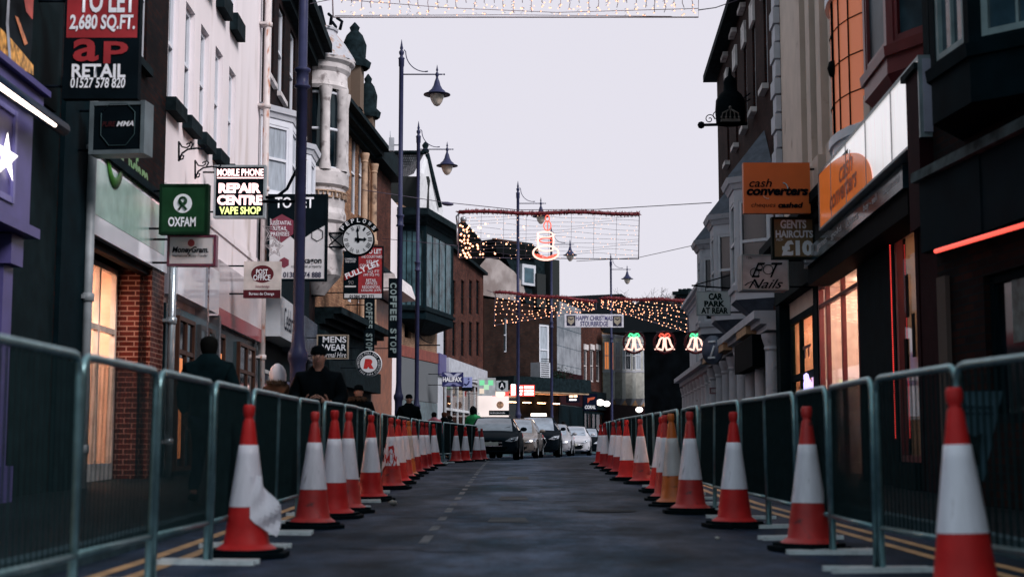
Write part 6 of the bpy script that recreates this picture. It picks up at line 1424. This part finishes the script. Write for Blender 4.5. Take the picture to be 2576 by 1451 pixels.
# ================================================================ CARS
TYRE = M('tyre', (.008,.010,.012), .7); CGL = M('car glass', (.24,.28,.34), .04, var=.45, scale=1.6, spec=1); CHR = M('chrome', (.55,.57,.6), .15, .95, var=.05)
HEADL = M('clear headlight', (.35,.37,.42), .08, var=.5, scale=9, spec=1); TRIM = M('car trim', (.008,.010,.013), .35)
def lerp(a, b, t): return a+(b-a)*t
def car(label, col, H=1.45, L=4.4, W=1.8, hood=.92, nose=.72, grille='bars', suv=False, plate=None, group='cars queuing nose to tail', lights=False, taxi=False, metal=.15):
    r = thing('parked_car', label, 'car', (0,0,0), group); zb = .24 if suv else .19; w = W/2
    BM = M('car paint '+str(col), tuple(c*.8 for c in col), .22, 0, var=.08, scale=3, spec=.6*(.5 if max(col) < .2 else 1))
    # y, bottom, half width, shoulder z, top z, half width at top
    S = [(0,.27,w*.70,nose*.76,nose*.84,w*.60), (.07,.22,w*.88,nose*.86,nose*.94,w*.72), (.22,zb,w*.955,nose*.88,nose+.01,w*.76), (.55,zb,w*.985,nose*.95,nose+.08,w*.78), (.95,zb,w,hood*.92,hood-.05,w*.79), (1.22,zb,w,hood*.95,hood+.02,w*.80),
         (1.55,zb,w,hood*.97,(hood+H)/2-.01,w*.755), (1.95,zb,w,hood*.98,H-.06,w*.68), (2.3,zb,w,hood,H-.01,w*.65), (2.8,zb,w,hood,H,w*.64), (3.4,zb,w,hood+.01,H-.04,w*.63), (L-.55,zb,w*.98,hood+.02,H-.17,w*.61), (L-.2,zb,w*.95,hood,hood+.12,w*.66), (L-.03,.32,w*.9,hood-.1,hood-.03,w*.72), (L,.4,w*.8,hood-.22,hood-.16,w*.66)]
    T = []
    for a, b_ in zip(S, S[1:]):
        for k in range(3): T.append(tuple(lerp(p, q, k/3) for p, q in zip(a, b_)))
    T.append(S[-1])
    def sec(s):
        y, b_, hw, zs, zt, tw = s
        return [V(0,y,b_), V(hw*.80,y,b_), V(hw*.95,y,b_+.07), V(hw*1.0,y,lerp(b_,zs,.45)), V(hw*.985,y,lerp(b_,zs,.8)), V(hw*.955,y,zs), V(lerp(hw*.93,tw,.5),y,lerp(zs,zt,.55)), V(tw,y,zt-.03 if zt-zs > .12 else lerp(zs,zt,.8)), V(tw*.9,y,zt-.005), V(tw*.5,y,zt+.012), V(0,y,zt+.018)]
    R_ = [sec(s) for s in T]; body, ws, sw, rw_ = MB(), MB(), MB(), MB()
    for sx in (1, -1):
        m_ = lambda p: V(p.x*sx, p.y, p.z)
        for i in range(len(R_)-1):
            y = (T[i][0]+T[i+1][0])/2
            for j in range(10):
                q = [R_[i][j], R_[i][j+1], R_[i+1][j+1], R_[i+1][j]]; q = [m_(p) for p in (q if sx == 1 else q[::-1])]
                if j >= 7 and 1.22 < y < 1.93: (ws if j >= 8 else body).face(q, smooth=True)
                elif j in (5, 6) and 1.50 < y < L-.6 and not (2.68 < y < 2.80): sw.face(q, smooth=True)
                elif j >= 8 and L-.55 < y < L-.2: rw_.face(q, smooth=True)
                else: body.face(q, smooth=True)
        body.face([m_(p) for p in (R_[0] if sx == 1 else R_[0][::-1])]); body.face([m_(p) for p in (R_[-1] if sx == -1 else R_[-1][::-1])])
    obj('body', body, BM, r); obj('windscreen', ws, CGL, r); obj('rear_window', rw_, CGL, r); obj('side_window', sw, M('car side glass', (.02,.025,.03), .06, var=.4, spec=1), r)
    for sx in (-1, 1):
        for y in (.85, L-.85):
            rw = .36 if suv else .325; c = V(sx*(w-.11), y, rw)
            t_ = obj('wheel', MB().lathe(c-V(sx*.10,0,0), [(.001,0),(rw*.9,0),(rw,.03),(rw,.19),(rw*.93,.215),(rw*.68,.215)], 20, ax=(sx,0,0)), TYRE, r)
            obj('rim', MB().lathe(c-V(sx*.10,0,0), [(rw*.68,.215),(rw*.6,.19),(rw*.2,.2),(.001,.21)], 10, ax=(sx,0,0)), M('alloy', (.3,.31,.33), .3, .8), t_)
            mb = MB(); n_ = 14
            for k in range(n_):
                a0, a1 = math.pi*k/n_, math.pi*(k+1)/n_; e = .012
                P0 = lambda a, q: V(sx*(w*1.0+e*.4), y+math.cos(a)*q, rw+math.sin(a)*q)
                mb.face([P0(a0,rw-.0), P0(a1,rw), P0(a1,rw+.07), P0(a0,rw+.07)])
            obj('wheel_arch', mb, TRIM, r)
        mb = MB().ball(V(sx*(w+.10), 1.62, hood+.08), .12, 10, sq=(.95,.6,.62)); mb.tube([V(sx*(w-.06),1.62,hood+.0), V(sx*(w+.05),1.62,hood+.05)], .03, 5); obj('mirror', mb, BM, r)
        zl = nose*.84; pts = [V(sx*w*.50,.028,zl-.05), V(sx*w*.74,.07,zl-.07), V(sx*w*.93,.24,zl-.01), V(sx*w*.955,.50,zl+.11), V(sx*w*.90,.33,zl+.10), V(sx*w*.70,.10,zl+.06)]
        pts = [p-V(0,.075,0) + V(sx*.022,0,.03) for p in pts]; hl = obj('headlight', MB().prism(pts if sx == -1 else pts[::-1], (0,.03,0)), HEADL, r)
        obj('lens', MB().ball(V(sx*w*.76,.02,zl+.03), .05, 8, sq=(1.4,.5,.8)), E('headlight glow', (1,.9,.85), 2.2) if lights else CHR, hl)
        mb = MB().prism([V(sx*w*.62,.035,.36), V(sx*w*.86,.12,.36), V(sx*w*.88,.13,.50), V(sx*w*.66,.035,.46)], (0,.03,0)); mb = MB(); mb.obox(V(sx*w*.74,.07,.40), V(1,sx*.38,0).normalized(), V(-sx*.38,1,0).normalized(), (0,0,1), .16, .02, .055); obj('fog_lamp_recess', mb, TRIM, r)
    g0, g1 = nose*.50, nose*.86
    if grille == 'bars':
        mb = MB().prism([V(-w*.44,-.012,g1), V(-w*.36,-.012,g0+.02), V(w*.36,-.012,g0+.02), V(w*.44,-.012,g1)], (0,.05,0)); gr_ = obj('grille', mb, TRIM, r)
        mb = MB(); 
        for z in (.3,.7): mb.box((-w*.42,-.026,lerp(g0,g1,z)-.012), (w*.42,-.013,lerp(g0,g1,z)+.012))
        mb.lathe(V(0,-.012,(g0+g1)/2), [(.085,0),(.10,.015),(.085,.03)], 16, ax=(0,-1,0)); mb.tube([V(0,-.03,(g0+g1)/2), V(0,-.03,(g0+g1)/2+.085)], .012, 4); obj('chrome_bars', mb, CHR, gr_)
    elif grille == 'hex':
        hx = [V(-w*.36,-.012,g1+.02), V(-w*.44,-.012,(g0+g1)/2), V(-w*.28,-.012,g0-.14), V(w*.28,-.012,g0-.14), V(w*.44,-.012,(g0+g1)/2), V(w*.36,-.012,g1+.02)]
        gr_ = obj('grille', MB().prism(hx, (0,.05,0)), TRIM, r); obj('chrome_rim', MB().tube([p-V(0,.005,0) for p in hx], .014, 5, closed=True), CHR, gr_)
    else:
        mb = MB().prism([V(-w*.62,-.012,nose*.66), V(-w*.42,-.012,.30), V(w*.42,-.012,.30), V(w*.62,-.012,nose*.66)], (0,.05,0)); gr_ = obj('grille', mb, TRIM, r)
        obj('chrome_bars', MB().tube([V(-w*.6,-.02,nose*.68), V(-.12,-.03,nose*.63), V(0,-.03,nose*.70), V(.12,-.03,nose*.63), V(w*.6,-.02,nose*.68)], .013, 5), CHR, gr_)
    obj('lower_intake', MB().prism([V(-w*.62,-.006,.42), V(-w*.5,-.006,.30), V(w*.5,-.006,.30), V(w*.62,-.006,.42)], (0,.08,0)), TRIM, r)
    pz = .52 if not suv else .50
    pl_ = obj('number_plate', MB().box((-.26,-.042,pz-.055), (.26,-.028,pz+.055)), M('number plate', (.55,.55,.5), .5), r)
    if plate: txt(plate, V(0,-.045,pz), (1,0,0), (0,0,1), .44, .075, BTXT, pl_, .02)
    if taxi: obj('roof_sign', MB().box((-.32,2.35,H+.03), (.32,2.55,H+.14)), E('taxi lamp', (1,.82,.68), 4), r)
    for sx in (-1, 1): obj('tail_light', MB().ball(V(sx*w*.9,L-.06,hood-.12), .1, 8, sq=(.6,.7,1)), M('red lens', (.4,.02,.02), .2), r)
    obj('wipers', MB().tube([V(-.5,1.24,hood+.03), V(.05,1.42,hood+.16)], .008, 4).tube([V(.05,1.24,hood+.03), V(.55,1.42,hood+.16)], .008, 4), TRIM, r)
    obj('seat', MB().ball(V(-.38,2.3,hood+.12), .13, 8, sq=(1,.5,1)).ball(V(.38,2.3,hood+.12), .13, 8, sq=(1,.5,1)), TRIM, r) if False else None
    return r
def put(r, x, d, yaw): r.location = (XD(x, d), d, g(d)); r.rotation_euler = (0, 0, math.radians(yaw))
c = car('dark grey hatchback at the front of the queue, beside the end of the left barriers', (.035,.042,.055), H=1.42, nose=.74); put(c, 1234, 46.2, -3)
c = car('gold beige hatchback mostly hidden behind the front dark grey car', (.26,.22,.20), H=1.48, lights=True); put(c, 1288, 52.5, -5)
c = car('black high sided car carrying a lit roof sign, second rank of the queue', (.014,.018,.026), H=1.66, L=4.7, W=1.88, hood=1.06, nose=.88, grille='hex', suv=True, taxi=True); put(c, 1348, 57.5, -3.5)
c = car('silver car just showing behind the black high sided car', (.30,.30,.33), H=1.45, lights=True); put(c, 1384, 64, -5)
c = car('small white hatchback with dark lower grille in the middle of the queue', (.55,.55,.60), H=1.40, L=4.0, nose=.76, grille='wide', plate='D7 TKO', metal=.1); put(c, 1436, 68, -4)
c = car('black hatchback behind the small white hatchback', (.012,.014,.02), H=1.42, lights=False); put(c, 1468, 75, -5)
c = car('farthest silver car at the right end of the queue, beside the right cones', (.38,.40,.45), H=1.42); put(c, 1497, 82, -5)
# ================================================================ PEOPLE
SKIN = M('skin', (.30,.15,.11), .55, var=.1, scale=10); 
def skin_mesh(name, verts, edges, rad, mat, parent, sub=2):
    off = org(parent); me = bpy.data.meshes.new(name); me.from_pydata([tuple(Vector(v)) for v in verts], edges, []); o = bpy.data.objects.new(name, me); C.objects.link(o)
    m = o.modifiers.new('s', 'SKIN'); m.use_smooth_shade = True
    for i, r_ in enumerate(rad): me.skin_vertices[0].data[i].radius = r_ if isinstance(r_, tuple) else (r_, r_)
    me.skin_vertices[0].data[0].use_root = True
    m2 = o.modifiers.new('u', 'SUBSURF'); m2.levels = sub; m2.render_levels = sub
    dg = bpy.context.evaluated_depsgraph_get(); dg.update(); me2 = bpy.data.meshes.new_from_object(o.evaluated_get(dg)); bpy.data.objects.remove(o)
    me2.name = name; me2.materials.clear(); me2.materials.append(mat)
    for p in me2.polygons: p.use_smooth = True
    o = bpy.data.objects.new(name, me2); C.objects.link(o); o.parent = parent; return o
def person(label, x, d, H, yaw, coat, trous, pose='walk', hat=None, hair=None, hood=None, fur=False, side=0):
    """figure facing -Y at yaw 0; H is the standing height"""
    base = (XD(x, d), d, g(d)+(.112 if XD(x,d) < interp(KL,d) or XD(x,d) > interp(KR,d) else .004))
    r = thing('person', label, 'person', base); r.rotation_euler = (0,0,math.radians(yaw)); k = H/1.75
    L0 = lambda *a: V(*a)*k
    nod = -.085 if pose == 'phone' else -.01
    J = dict(pel=(0,0,.93), wst=(0,-.01,1.08), chs=(0,-.01,1.28), nkb=(0,0,1.45), nk=(0,-.01+nod*.3,1.52), hd0=(0,nod*.8,1.585), hd1=(0,nod,1.65), hd2=(0,nod*.9,1.715))
    names = list(J); vs = [L0(*J[n]) for n in names]; ed = [(0,1),(1,2),(2,3),(3,4),(4,5),(5,6),(6,7)]; rd = [.12,.11,.12,.06,.052,.075,.085,.055]
    for sx in (-1, 1):
        st = .16*sx if pose == 'walk' else .02*sx
        if pose == 'phone': arm = [(.155*sx,0,1.38),(.23*sx,-.02,1.17),(.13*sx,-.24,1.10),(.085*sx,-.31,1.13)]
        else: arm = [(.155*sx,0,1.38),(.235*sx,.03*sx,1.15),(.25*sx,-.05,.92),(.25*sx,-.08,.84)]
        n_ = len(vs); vs += [L0(*a) for a in arm]; ed += [(3,n_),(n_,n_+1),(n_+1,n_+2),(n_+2,n_+3)]; rd += [.055,.045,.034,.025]
        n_ = len(vs); leg = [(.09*sx,0,.86),(.10*sx,-.03-st*.4,.49),(.10*sx,st*1.0+.02,.09),(.11*sx,st-.12,.04)]
        vs += [L0(*a) for a in leg]; ed += [(0,n_),(n_,n_+1),(n_+1,n_+2),(n_+2,n_+3)]; rd += [.088,.06,.04,.035]
    rd = [q*k for q in rd]; rd[5] = (.078*k,.085*k); rd[6] = (.080*k,.095*k); rd[7] = (.055*k,.065*k)
    skin_mesh('body', vs, ed, rd, SKIN, r)
    hc = L0(0, nod, 1.645)
    # face
    mb = MB().ball(hc+V(0,-.100,-.012)*k, .016*k, 6, sq=(.8,1.3,1.5)); obj('nose', _off(mb, r), SKIN, r)
    mb = MB()
    for sx in (-1,1): mb.ball(hc+V(.032*sx,-.088,.012)*k, .009*k, 6)
    obj('eye', _off(mb, r), BTXT, r)
    mb = MB()
    for sx in (-1,1): mb.ball(hc+V(.083*sx,.01,-.01)*k, .022*k, 6, sq=(.4,.8,1.3))
    obj('ear', _off(mb, r), SKIN, r)
    obj('mouth', _off(MB().ball(hc+V(0,-.088,-.055)*k, .018*k, 6, sq=(1.2,.4,.35)), r), M('lips', (.22,.07,.06), .5), r)
    # coat: torso + sleeves, trousers, shoes
    vs2 = [L0(0,0,.80), L0(0,0,1.0), L0(0,-.01,1.2), L0(0,0,1.38), L0(0,.01,1.49), L0(0,-.005,1.575)]; ed2 = [(0,1),(1,2),(2,3),(3,4),(4,5)]; rd2 = [(.21,.17),(.21,.16),(.215,.16),(.20,.15),(.125,.115),(.105,.10)]
    for sx in (-1, 1):
        if pose == 'phone': arm = [(.20*sx,0,1.40),(.275*sx,-.02,1.17),(.16*sx,-.22,1.09)]
        else: arm = [(.20*sx,0,1.39),(.265*sx,.03*sx,1.15),(.265*sx,-.05,.92)]
        n_ = len(vs2); vs2 += [L0(*a) for a in arm]; ed2 += [(3,n_),(n_,n_+1),(n_+1,n_+2)]; rd2 += [(.105,.105),(.088,.088),(.058,.058)]
    skin_mesh('jacket', vs2, ed2, [(a*k, b_*k) for a, b_ in rd2], coat, r)
    vs3 = [L0(0,0,.90)]; ed3 = []; rd3 = [(.15,.12)]
    for sx in (-1, 1):
        st = .16*sx if pose == 'walk' else .02*sx; n_ = len(vs3)
        vs3 += [L0(*a) for a in [(.095*sx,0,.82),(.10*sx,-.03-st*.4,.49),(.10*sx,st+.02,.10)]]; ed3 += [(0,n_),(n_,n_+1),(n_+1,n_+2)]; rd3 += [(.10,.10),(.075,.075),(.06,.06)]
    skin_mesh('trousers', vs3, ed3, [(a*k, b_*k) for a, b_ in rd3], trous, r)
    mb = MB()
    for sx in (-1, 1): st = .16*sx if pose == 'walk' else .02*sx; mb = MB().ball(L0(.105*sx, st-.05, .045), .11*k, 10, sq=(.5,1.25,.42)); obj('shoe', _off(mb, r), BLK, r)
    if hair: 
        obj('hair', _off(MB().lathe(hc+V(0,.020,-.03)*k, [(.062*k,-.085*k),(.080*k,-.05*k),(.092*k,.0),(.097*k,.05*k),(.088*k,.095*k),(.05*k,.125*k),(.001,.135*k)], 18, a0=.0), r), hair, r) if not hood else None
    if hat: obj('beanie', _off(MB().lathe(hc+V(0,.008,0)*k, [(.083*k,.022*k),(.091*k,.028*k),(.092*k,.03*k),(.091*k,.06*k),(.076*k,.105*k),(.04*k,.128*k),(.001,.134*k)], 20), r), hat, r)
    if hood:
        c_ = hc+V(0,.02,-.02)*k
        obj('hood', _off(MB().lathe(c_, [(.11*k,-.16*k),(.125*k,-.08*k),(.13*k,.0),(.122*k,.07*k),(.085*k,.14*k),(.03*k,.18*k),(.001,.185*k)], 20, ax=(0,.15,1), a0=-1.1+math.pi*0, a1=4.24), r), hood, r)
    if fur:
        mb = MB(); random.seed(3)
        for q in range(900):
            a = random.random()*2*math.pi; c_ = V(math.cos(a)*.15, .04+math.sin(a)*.10, 1.50+math.sin(a)*.02)*k; dr = Vector([random.gauss(0,1) for _ in range(3)]).normalized()*.06*k; sd_ = Vector([random.gauss(0,1) for _ in range(3)]).normalized()*.008*k
            mb.face([c_-sd_, c_+sd_, c_+dr])
        obj('fur_collar', _off(mb, r), M('brown fur', (.16,.10,.07), .9, var=.5, scale=30), r)
    # hands with five fingers
    for sx in (-1, 1):
        if pose == 'phone':
            w_ = L0(.125*sx,-.285,1.12); f = V(-sx*.75,-.45,.30).normalized(); up = V(-.1*sx,-.35,.9).normalized()
        else: w_ = L0(.25*sx,-.06,.885); f = V(0,-.15,-1).normalized(); up = V(0,-1,.15).normalized()
        up = (up-f*up.dot(f)).normalized(); sd_ = f.cross(up)
        vs4 = [w_, w_+f*.045*k, w_+f*.085*k]; ed4 = [(0,1),(1,2)]; rd4 = [(.027,.018),(.040,.016),(.040,.014)]
        for q, ln in ((-1.5,.055),(-.5,.07),(.5,.075),(1.5,.066)):
            a = w_+f*.088*k+up*(q*.021*k); n_ = len(vs4); bend = sd_*(.022*k)*(1 if sx > 0 else -1)
            vs4 += [a, a+f*ln*.5*k+bend*.6, a+f*ln*.85*k+bend*2.0]; ed4 += [(2,n_),(n_,n_+1),(n_+1,n_+2)]; rd4 += [(.0095,.0095),(.009,.009),(.008,.008)]
        n_ = len(vs4); vs4 += [w_+f*.03*k+up*.035*k, w_+f*.055*k+up*.062*k-sd_*0, w_+f*.085*k+up*.072*k]; ed4 += [(0,n_),(n_,n_+1),(n_+1,n_+2)]; rd4 += [(.012,.012),(.011,.011),(.009,.009)]
        skin_mesh('hand', vs4, ed4, [(a*k, b_*k) for a, b_ in rd4], SKIN, r, 1)
    return r
def _off(mb, r):      # local coordinates for a rotated root
    o = org(r); mb.v = [v+o for v in mb.v]; return mb
JET = M('black jacket', (.006,.008,.010), .8, var=.4, scale=8); JET2 = M('dark green hoodie', (.012,.022,.024), .9, var=.4, scale=8); JNS = M('dark jeans', (.015,.02,.035), .8)
m1 = person('man in a black jacket and beanie, head down over a phone, behind the left barriers', 805, 15.9, 1.71, 4, JET, JNS, 'phone', hat=JET)
ph = obj('mobile_phone', MB().obox(V(0,0,0), V(1,0,0), V(0,.75,.66).normalized(), V(0,-.66,.75).normalized(), .078, .037, .004), BLK, None)
ph.location = V(XD(805,15.9), 15.9-.355, m1.location.z+1.118); ph.rotation_euler = (0,0,math.radians(4)); tag(ph, 'black phone held sideways in both hands by the man in the beanie', 'phone')
person('man with short dark hair seen from behind in a dark green hoodie, walking away', 530, 14.3, 1.63, 180, JET2, JNS, 'walk', hair=M('dark hair', (.02,.012,.010), .8), fur=False)
person('person with a pale pointed hood and brown fur trim, low behind the left barriers', 704, 19.5, 1.55, 150, M('brown coat', (.10,.05,.03), .9, var=.4), JNS, 'walk', hood=M('white knit hat', (.6,.58,.64), .9), fur=True)
person('person in a black woolly hat and fur collar, right of the man with the phone', 905, 22.5, 1.50, 170, JET, JNS, 'walk', hat=JET, fur=True)
person('person in a black hood and face scarf between the tall lamp posts', 1031, 36, 1.72, 10, JET, JNS, 'walk', hat=JET)
person('person in a bright green coat with dark hair behind the front dark grey car', 1192, 49.5, 1.76, 150, M('bright green coat', (.02,.30,.10), .7, var=.4, scale=8), JNS, 'walk', hood=M('dark hood', (.012,.012,.014), .9))
for x, d, H, lab, cm in ((1094,47,1.55,'distant person in pink with dark hair, by the left barrier corner',M('pink coat', (.4,.12,.16), .8)), (1119,49,1.6,'distant person with auburn hair, near the turn of the left barriers',JET), (1134,51,1.52,'distant person with black hair just left of the green coated one',JET2), (1416,76,1.75,'distant man with short dark hair above the small white hatchback',JET)):
    person(lab, x, d, H, 160, cm, JNS, 'walk', hair=M('auburn hair', (.09,.03,.015), .8) if 'auburn' in lab else M('dark hair', (.02,.012,.010), .8))
# ================================================================ SMALL THINGS
t = thing('leaning_notice', 'grey printed notice board fixed behind the nearest right hand barriers', 'notice', P(3560/1.59+50, 1180, 7.6)); t.location = (2.62, 7.7, .5)
bx = [P(2385,985,7.9), P(2522,983,7.9), P(2475,1210,7.9), P(2410,1200,7.9)]
obj('board', MB().prism(bx, (0,.012,0)), M('grey notice', (.085,.105,.12), .6, var=.35, scale=5), t); mb = MB().prism([P(2400,1110,7.88), P(2425,1075,7.88), P(2445,1100,7.88), P(2470,1090,7.88), P(2462,1170,7.88), P(2420,1170,7.88)], (0,.005,0)); obj('printed_picture', mb, M('dark print', (.03,.03,.03), .6, var=.8, scale=12), t)
for k, (s, y) in enumerate((('Businesses', 1022), ('open as usual', 1040))): txt(s, P(2462, y, 7.86), (1,0,0), (0,0,1), .16, .03, BTXT, t, .01)

# road ironwork, cracks and litter
t = tag(obj('manhole_cover', MB().lathe(V(.95,14.5,g(14.5)+.006), [(.001,0),(.30,0)], 24), M('manhole iron', (.03,.035,.04), .5, .4, var=.5, scale=30)), 'round iron cover set in the road right of centre', 'manhole cover')
mb = MB(); random.seed(31)
for k in range(7):
    x, y = random.uniform(-1.2,1.4), random.uniform(8,24); p = V(x,y,0)
    for j in range(14):
        q = p+V(random.uniform(.03,.12), random.gauss(0,.07), 0); w_ = random.uniform(.004,.010)
        mb.face([(p.x,p.y-w_*2,g(p.y)+.004), (q.x,q.y-w_*2,g(q.y)+.004), (q.x,q.y+w_*2,g(q.y)+.004), (p.x,p.y+w_*2,g(p.y)+.004)]); p = q
struct('road_crack', mb, M('crack tar', (.006,.010,.013), .5))
for x, y, r_, lab in ((-1.28,15.6,.05,'pale crumpled paper scrap beside the alone standing left cone'), (1.5,10.6,.02,'tiny white scrap on the road near the second right cone'), (2.35,9.6,.018,'tiny pale scrap behind the right hand barriers')):
    mb = MB().ball(V(x,y,g(y)+r_*.6), r_, 7, sq=(1,.8,.6))
    for v in mb.v: v += V(random.gauss(0,r_*.12), random.gauss(0,r_*.12), random.gauss(0,r_*.1))
    tag(obj('paper_scrap', mb, M('litter paper', (.45,.43,.40), .8)), lab, 'litter')
